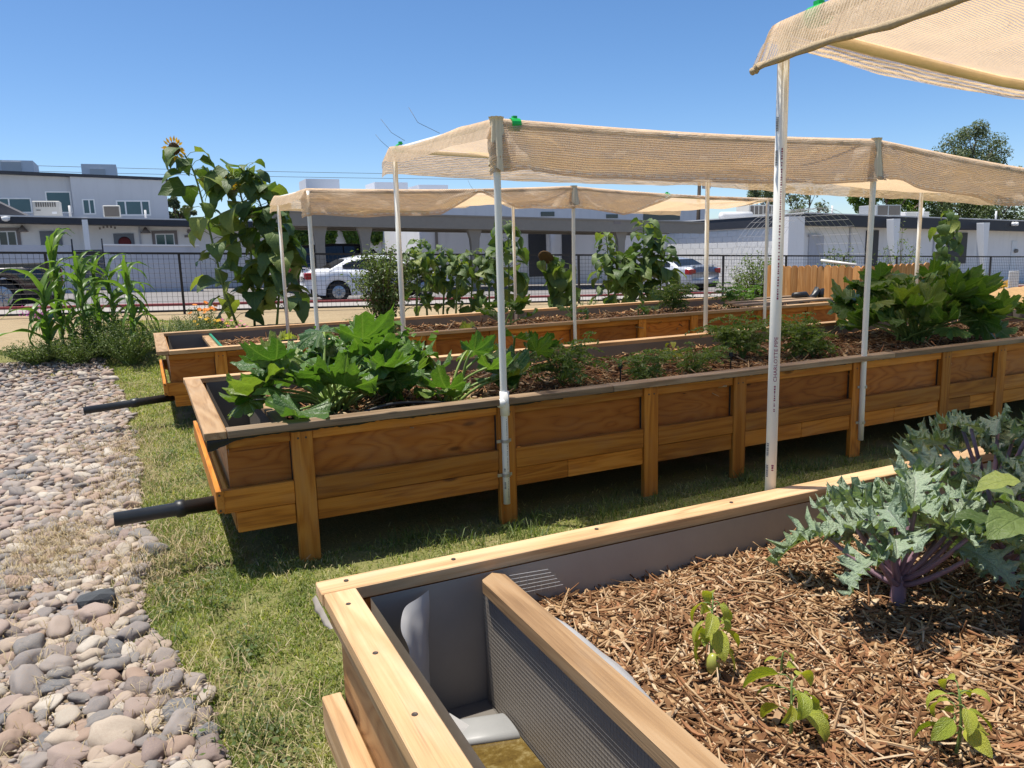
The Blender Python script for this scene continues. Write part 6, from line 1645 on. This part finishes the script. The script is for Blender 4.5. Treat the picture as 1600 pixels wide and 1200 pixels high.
bush('flower_clump', 'yellow flowering clump by the right end of the fence', 'flowers', foot(1562, 19.6), .45, .55, 40, 20, .05, 'petal_yellow', 97, .5, upright=.3)
bush('flower_clump', 'reddish brown leafy clump by the fence at the right', 'bush', foot(1512, 19.4), .5, .5, 40, 22, .05, 'shrub_leaf', 98, .5, upright=.3)
bush('spiky_plant', 'pale strap leaved plant between the clumps at the right fence', 'bush', foot(1538, 19.2), .85, .4, 26, 18, .09, 'sage_leaf', 99, .2, upright=.5)
sb = at(1583, 432, 19.2); sg = MB(); sg.box((sb.x - .3, 19.15, terrain(sb.x, 19.2)), (sb.x + .3, 19.2, sb.z + .22), .01); tag(sg.build('notice_board', 'trim_white'), 'small white notice board standing by the fence at the right', 'sign')
# straw mound
md = MB(); c0 = gp(1580, 478); n = 28
for j in range(n + 1):
    for i in range(n + 1):
        x = -2.6 + 5.2 * i / n; y = -1.5 + 3.0 * j / n; rr_ = min(1, math.hypot(x / 2.6, y / 1.5)); md.v.append((c0.x + x + .8, c0.y + y, terrain(c0.x, c0.y) - .03 + .42 * (1 - rr_ ** 2) * (1 + .3 * nz(x * 2, y * 2)) + .04 * nz(x * 7, y * 7)))
for j in range(n):
    for i in range(n): k = j * (n + 1) + i; md.f.append((k, k + 1, k + n + 2, k + n + 1))
o = md.build('straw_mound', 'straw_mound', None, True); tag(o, 'orange brown mound of straw at the right picture edge', 'mound')
# timber offcuts behind the big squash
r = random.Random(8); tp = at(1540, 497, 6.6)
for i, (dx, dy, dz, L, rz, lab) in enumerate(((0, 0, 0, 1.1, .05, 'lowest'), (-.15, .12, .05, .9, .35, 'slanted middle'), (.25, -.05, .05, 1.2, -.05, 'long upper'), (.1, .05, .10, .7, .5, 'short topmost'))):
    bd = MB(); bd.box((-L / 2, -.07, 0), (L / 2, .07, .038), .003); o = bd.build('offcut_board', 'cap_x'); o.location = (tp.x + dx, tp.y + dy, tp.z - .12 + dz); o.rotation_euler = (0, .02, rz); tag(o, lab + ' board of the timber pile behind the big squash', 'board', 'timber offcuts')
tb = MB(); tb.box((tp.x - .7, tp.y - .25, 0), (tp.x - .62, tp.y + .3, tp.z - .13)); tb.box((tp.x + .62, tp.y - .25, 0), (tp.x + .70, tp.y + .3, tp.z - .13)); tb.box((tp.x - .75, tp.y - .28, tp.z - .16), (tp.x + .8, tp.y + .33, tp.z - .125)); tag(tb.build('sawhorse', 'wood_x'), 'low timber trestle under the board pile at the right', 'trestle')
# boards and black elbow fitting on the far end of the farthest planter
for i, (x, y, L, rz) in enumerate(((7.9, 8.2, 1.7, .02), (7.95, 8.5, 1.5, -.04), (8.1, 8.85, 1.3, .06))):
    bd = MB(); bd.box((-L / 2, -.09, 0), (L / 2, .09, .03), .003); o = bd.build('loose_board', 'greycap_x'); o.location = (x + .2, y, .762 + .002 * i); o.rotation_euler = (0, 0, rz); tag(o, ('front', 'middle', 'rear')[i] + ' weathered board laid across the far end of the farthest planter', 'board', 'boards on the planter end')
e0 = at(1240, 462, 8.5); e1 = at(1258, 460, 8.5); e2 = at(1264, 468, 8.5); e3 = at(1272, 462, 8.5); e4 = at(1277, 452, 8.5); e5 = at(1283, 453, 8.5); e6 = at(1282, 466, 8.5)
el = MB(); el.tube([e0, e1, e2, e3, e4, e5, e6], [.045, .045, .045, .048, .05, .05, .045], 12); tag(el.build('drain_elbow', 'abs_black', None, True), 'black bent drain fitting lying on boards before the pickets', 'pipe fitting')
a = at(1270, 470, 8.45); hose('black hose end drooping off the far planter boards', [a, at(1300, 470, 8.45), at(1318, 476, 8.4), at(1330, 482, 8.35)], .012)
# ================================================================== VEHICLES
def carpaint(name, col, metal=0.0, rough=.25):
    mt, nt, out = newmat(name); b = NB(nt); n1 = b.noise(b.obj(), 3, 3)
    b.out(b.pbsdf(b.mix(1.0, col, b.math('MULTIPLY_ADD', n1, .12, .94), 'MULTIPLY'), rough, None, .5, metal, Coat_Weight=.6, Coat_Roughness=.05), out); MAT[name] = mt
carpaint('paint_white', (0.74, 0.75, 0.77)); carpaint('paint_silver', (0.46, 0.48, 0.52), .35, .3); carpaint('paint_black', (0.012, 0.014, 0.02))
flat('tyre', (0.018, 0.018, 0.018), 0.85, var=0.2); flat('alloy', (0.45, 0.46, 0.47), 0.35, metal=0.8, var=0.05); flat('tail_red', (0.35, 0.012, 0.015), 0.2, spec=0.6, var=0.05); flat('lamp_clear', (0.6, 0.6, 0.6), 0.15, spec=0.6, var=0.05); flat('underbody', (0.01, 0.01, 0.01), 0.9, var=0.1); flat('plate', (0.55, 0.5, 0.42), 0.6, var=0.1)
def vehicle(name, label, cat, loc, rz, paint, L, W, H, kind):
    """local frame: x forward, y left; built from cross-sections along x"""
    t = thing(name, label, cat, loc, rz); hl = L / 2
    if kind == 'sedan':
        belt = [(-hl, .55, .80), (-hl + .06, .30, .98), (-hl + .5, .24, 1.03), (-hl + 1.2, .22, 1.0), (-.1, .2, .96), (.9, .2, .95), (hl - 1.0, .22, .90), (hl - .35, .25, .78), (hl - .05, .32, .66), (hl, .45, .58)]
        roof = [(-hl + .75, 1.02), (-hl + 1.35, 1.32), (-.35, H), (.25, H - .02), (.75, 1.26), (1.25, .95)]
        wx = (-hl + .98, hl - .92); wr = .325
    elif kind == 'suv':
        belt = [(-hl, .5, 1.0), (-hl + .05, .35, 1.15), (-hl + .8, .3, 1.17), (0, .28, 1.15), (hl - 1.2, .3, 1.12), (hl - .3, .35, 1.0), (hl, .5, .85)]
        roof = [(-hl + .12, 1.15), (-hl + .45, H - .05), (-.5, H), (.5, H - .03), (1.0, H - .2), (1.5, 1.12)]; wx = (-hl + 1.0, hl - .95); wr = .37
    else:
        belt = [(-hl, .55, 1.05), (-hl + .04, .45, 1.12), (-hl + 1.5, .42, 1.12), (0, .4, 1.12), (hl - 1.5, .42, 1.12), (hl - .3, .45, 1.05), (hl, .55, .9)]
        roof = [(-.75, 1.12), (-.6, H - .1), (-.35, H), (.6, H - .02), (1.0, H - .2), (1.5, 1.1)]; wx = (-hl + 1.2, hl - 1.0); wr = .41
    # body shell with wheel openings carried in the lower edge
    body = MB(); xs_ = sorted(set([b_[0] for b_ in belt] + [wx[k] + d for k in (0, 1) for d in (-wr * 1.25, -wr * 1.1, -wr * .8, -wr * .4, 0, wr * .4, wr * .8, wr * 1.1, wr * 1.25)] + [-hl + L * i / 16 for i in range(17)]))
    lowt = [(b_[0], b_[1]) for b_ in belt]; topt = [(b_[0], b_[2]) for b_ in belt]; rows = []
    for x in xs_:
        lo_, hi_ = tab(lowt, x), tab(topt, x); w_ = W / 2 * (1 - .16 * abs(x / hl) ** 5)
        for k in wx:
            d = abs(x - k)
            if d < wr * 1.15: lo_ = max(lo_, wr + math.sqrt(max(0, (wr * 1.15) ** 2 - d * d)))
        lo_ = min(lo_, hi_ - .12); m_ = (lo_ + hi_) / 2
        sec = [(-w_ * .93, lo_), (-w_, lerp(lo_, hi_, .35)), (-w_ * .985, lerp(lo_, hi_, .75)), (-w_ * .93, hi_ - .01), (-w_ * .5, hi_ + .02), (0, hi_ + .03), (w_ * .5, hi_ + .02), (w_ * .93, hi_ - .01), (w_ * .985, lerp(lo_, hi_, .75)), (w_, lerp(lo_, hi_, .35)), (w_ * .93, lo_)]
        rows.append([(x, y, z) for y, z in sec])
    k = len(rows[0])
    for rw in rows: body.v += rw
    for i in range(len(rows) - 1):
        for j in range(k - 1): q = i * k + j; body.f.append((q, q + 1, q + k + 1, q + k))
    body.f.append(tuple(range(k))); body.f.append(tuple(reversed(range((len(rows) - 1) * k, len(rows) * k))))
    def loc_part(mb, nm, mat, smooth=False):
        o = bpy.data.objects.new(nm, mb.mesh(nm, mat, smooth)); C.objects.link(o); o.parent = t; return o
    loc_part(body, 'body', paint, True)
    ub = MB(); ub.box((-hl + .15, -W / 2 + .12, .2), (hl - .15, W / 2 - .12, .62)); loc_part(ub, 'underbody', 'underbody')
    cab = MB(); n = len(roof)
    for (x, z) in roof:
        tw = W / 2 * (.90 - .16 * max(0, (z - 1.0)) / max(.2, H - 1.0)); base = tab(topt, x)
        cab.v += [(x, -W / 2 * .93, base - .03), (x, -tw, z - .02), (x, -tw * .55, z + .02), (x, tw * .55, z + .02), (x, tw, z - .02), (x, W / 2 * .93, base - .03)]
    for i in range(n - 1):
        for j in range(5): q = i * 6 + j; cab.f.append((q, q + 1, q + 7, q + 6))
    loc_part(cab, 'cabin', paint, True)
    # glazing: side windows, windscreen, rear window
    for s in (-1, 1):
        segs = [(roof[0][0] + .42, roof[2][0] + .30), (roof[2][0] + .36, roof[4][0] + .22)] if kind != 'pickup' else [(-.5, .15), (.22, 1.05)]
        for (xa_, xb_) in segs:
            g = MB(); pts_b, pts_t = [], []
            for i in range(7):
                x = lerp(xa_, xb_, i / 6); zt_ = tab(roof, x) - .09; zb_ = tab(topt, x) + .03
                if zt_ < zb_ + .02: zt_ = zb_ + .02
                def yy(z): b0 = tab(topt, x) - .03; tw = W / 2 * (.90 - .16 * max(0, (tab(roof, x) - 1.0)) / max(.2, H - 1.0)); f = (z - b0) / max(.05, tab(roof, x) - .02 - b0); return s * (lerp(W / 2 * .93, tw, min(1, f)) + .006)
                pts_b.append((x, yy(zb_), zb_)); pts_t.append((x, yy(zt_), zt_))
            g.v = pts_b + pts_t
            for i in range(6): g.f.append((i, i + 1, 8 + i, 7 + i))
            loc_part(g, 'side_window', 'car_glass')
    for nm, ia, ib, e in (('rear_window', 0, 1, -1), ('windscreen', -1, -2, 1)):
        (x0_, z0_), (x1_, z1_) = roof[ia], roof[ib]; g = MB()
        for f_ in (.10, .93):
            x = lerp(x0_, x1_, f_); z = lerp(z0_, z1_, f_); hw = W / 2 * lerp(.80, .64, f_); 
            for i in range(7): y = -hw + 2 * hw * i / 6; g.v.append((x + e * .018, y, z + .022 * (1 if f_ > .5 else .6)))
        for i in range(6): g.f.append((i, i + 1, 8 + i, 7 + i))
        loc_part(g, nm, 'car_glass')
    for x in wx:
        for s in (-1, 1):
            y = s * (W / 2 - .10); wt_ = MB(); wt_.lathe([(wr * .62, -.10), (wr * .93, -.105), (wr, -.07), (wr, .07), (wr * .93, .105), (wr * .62, .10)], (x, y, wr), 26, 'y'); w_ = loc_part(wt_, 'wheel', 'tyre', True)
            rm = MB(); yo = y + s * .092; rm.lathe([(wr * .60, -.012), (wr * .66, .0), (wr * .60, .012)], (x, yo, wr), 24, 'y')
            for i in range(11):
                a_ = 2 * PI * i / 11; d = Vector((math.cos(a_), 0, math.sin(a_))); rm.tube([Vector((x, yo + s * .012, wr)) + d * .04, Vector((x, yo + s * .010, wr)) + d * wr * .62], [.022, .014], 5)
            rm.lathe([(.06, -.02), (.065, .0), (.05, .022)], (x, yo, wr), 12, 'y'); ro = bpy.data.objects.new('rim', rm.mesh('rim', 'alloy', True)); C.objects.link(ro); ro.parent = w_
            ar = MB(); ar.lathe([(wr * 1.13, -.02), (wr * 1.13, .10)], (x, y - s * .05, wr), 24, 'y'); 
    for s in (-1, 1):
        lz = tab(topt, -hl + .1); lm = MB(); lm.box((-hl + .0, s * W / 2 * .58, lz - .24), (-hl + .30, s * W / 2 * .955, lz - .04), .02) if kind == 'sedan' else lm.box((-hl - .012, s * W / 2 * .80, lz - .55), (-hl + .14, s * W / 2 * .972, lz - .08), .02)
        loc_part(lm, 'tail_light', 'tail_red')
        hd = MB(); hd.box((hl - .32, s * W / 2 * .62, .62), (hl - .05, s * W / 2 * .90, .74), .02); loc_part(hd, 'headlight', 'lamp_clear')
        mr = MB(); mr.box((roof[-2][0] + .05, s * (W / 2 - .02), tab(topt, .8) + .02), (roof[-2][0] + .18, s * (W / 2 + .17), tab(topt, .8) + .15), .03); loc_part(mr, 'mirror', paint)
    pt = MB(); pt.box((-hl - .015, -.16, .72 if kind == 'sedan' else .62), (-hl + .01, .16, .83 if kind == 'sedan' else .74)); loc_part(pt, 'number_plate', 'plate')
    bp = MB(); bp.box((-hl - .03, -W / 2 * .86, .36), (-hl + .18, W / 2 * .86, .56), .05); loc_part(bp, 'bumper', paint if kind == 'sedan' else 'alloy')
    if kind == 'sedan':
        sp_ = MB(); sp_.box((-hl + .02, -W / 2 * .72, 1.075), (-hl + .20, W / 2 * .72, 1.10), .01); sp_.box((-hl + .08, -W / 2 * .6, 1.0), (-hl + .16, -W / 2 * .56, 1.08)); sp_.box((-hl + .08, W / 2 * .56, 1.0), (-hl + .16, W / 2 * .6, 1.08)); loc_part(sp_, 'spoiler', paint)
    if kind == 'pickup':
        bd = MB(); bd.box((-hl + .05, -W / 2 * .88, .9), (-.8, -W / 2 * .84, 1.20)); bd.box((-hl + .05, W / 2 * .84, .9), (-.8, W / 2 * .88, 1.20)); loc_part(bd, 'bed_rail', paint)
    return t
X = at(480, 430, 24.0).x
road = lambda x: tilt(x) - .12
vehicle('sedan', 'white sedan with a rear spoiler parked beyond the bushy shrub', 'car', (X + 2.3, 24.9, road(X + 2.3)), -.031 * 0, 'paint_white', 4.7, 1.8, 1.42, 'sedan')
X = at(1086, 430, 25).x
vehicle('sedan', 'silver car seen from behind at the foot of the tallest middle sunflower', 'car', (X - .3, 26.6, road(X)), PI / 2 + .12, 'paint_silver', 4.6, 1.78, 1.40, 'sedan')
X = at(462, 420, 31).x
vehicle('suv', 'dark sport utility car under the carport behind the white sedan', 'car', (X + 2.0, 31.4, road(X)), 0.0, 'paint_black', 4.7, 1.9, 1.85, 'suv')
X = at(84, 440, 22.5).x
vehicle('pickup_truck', 'black pickup truck at the left edge behind the corn', 'pickup', (X - 2.75, 23.4, road(X)), PI, 'paint_black', 5.6, 1.95, 1.85, 'pickup')
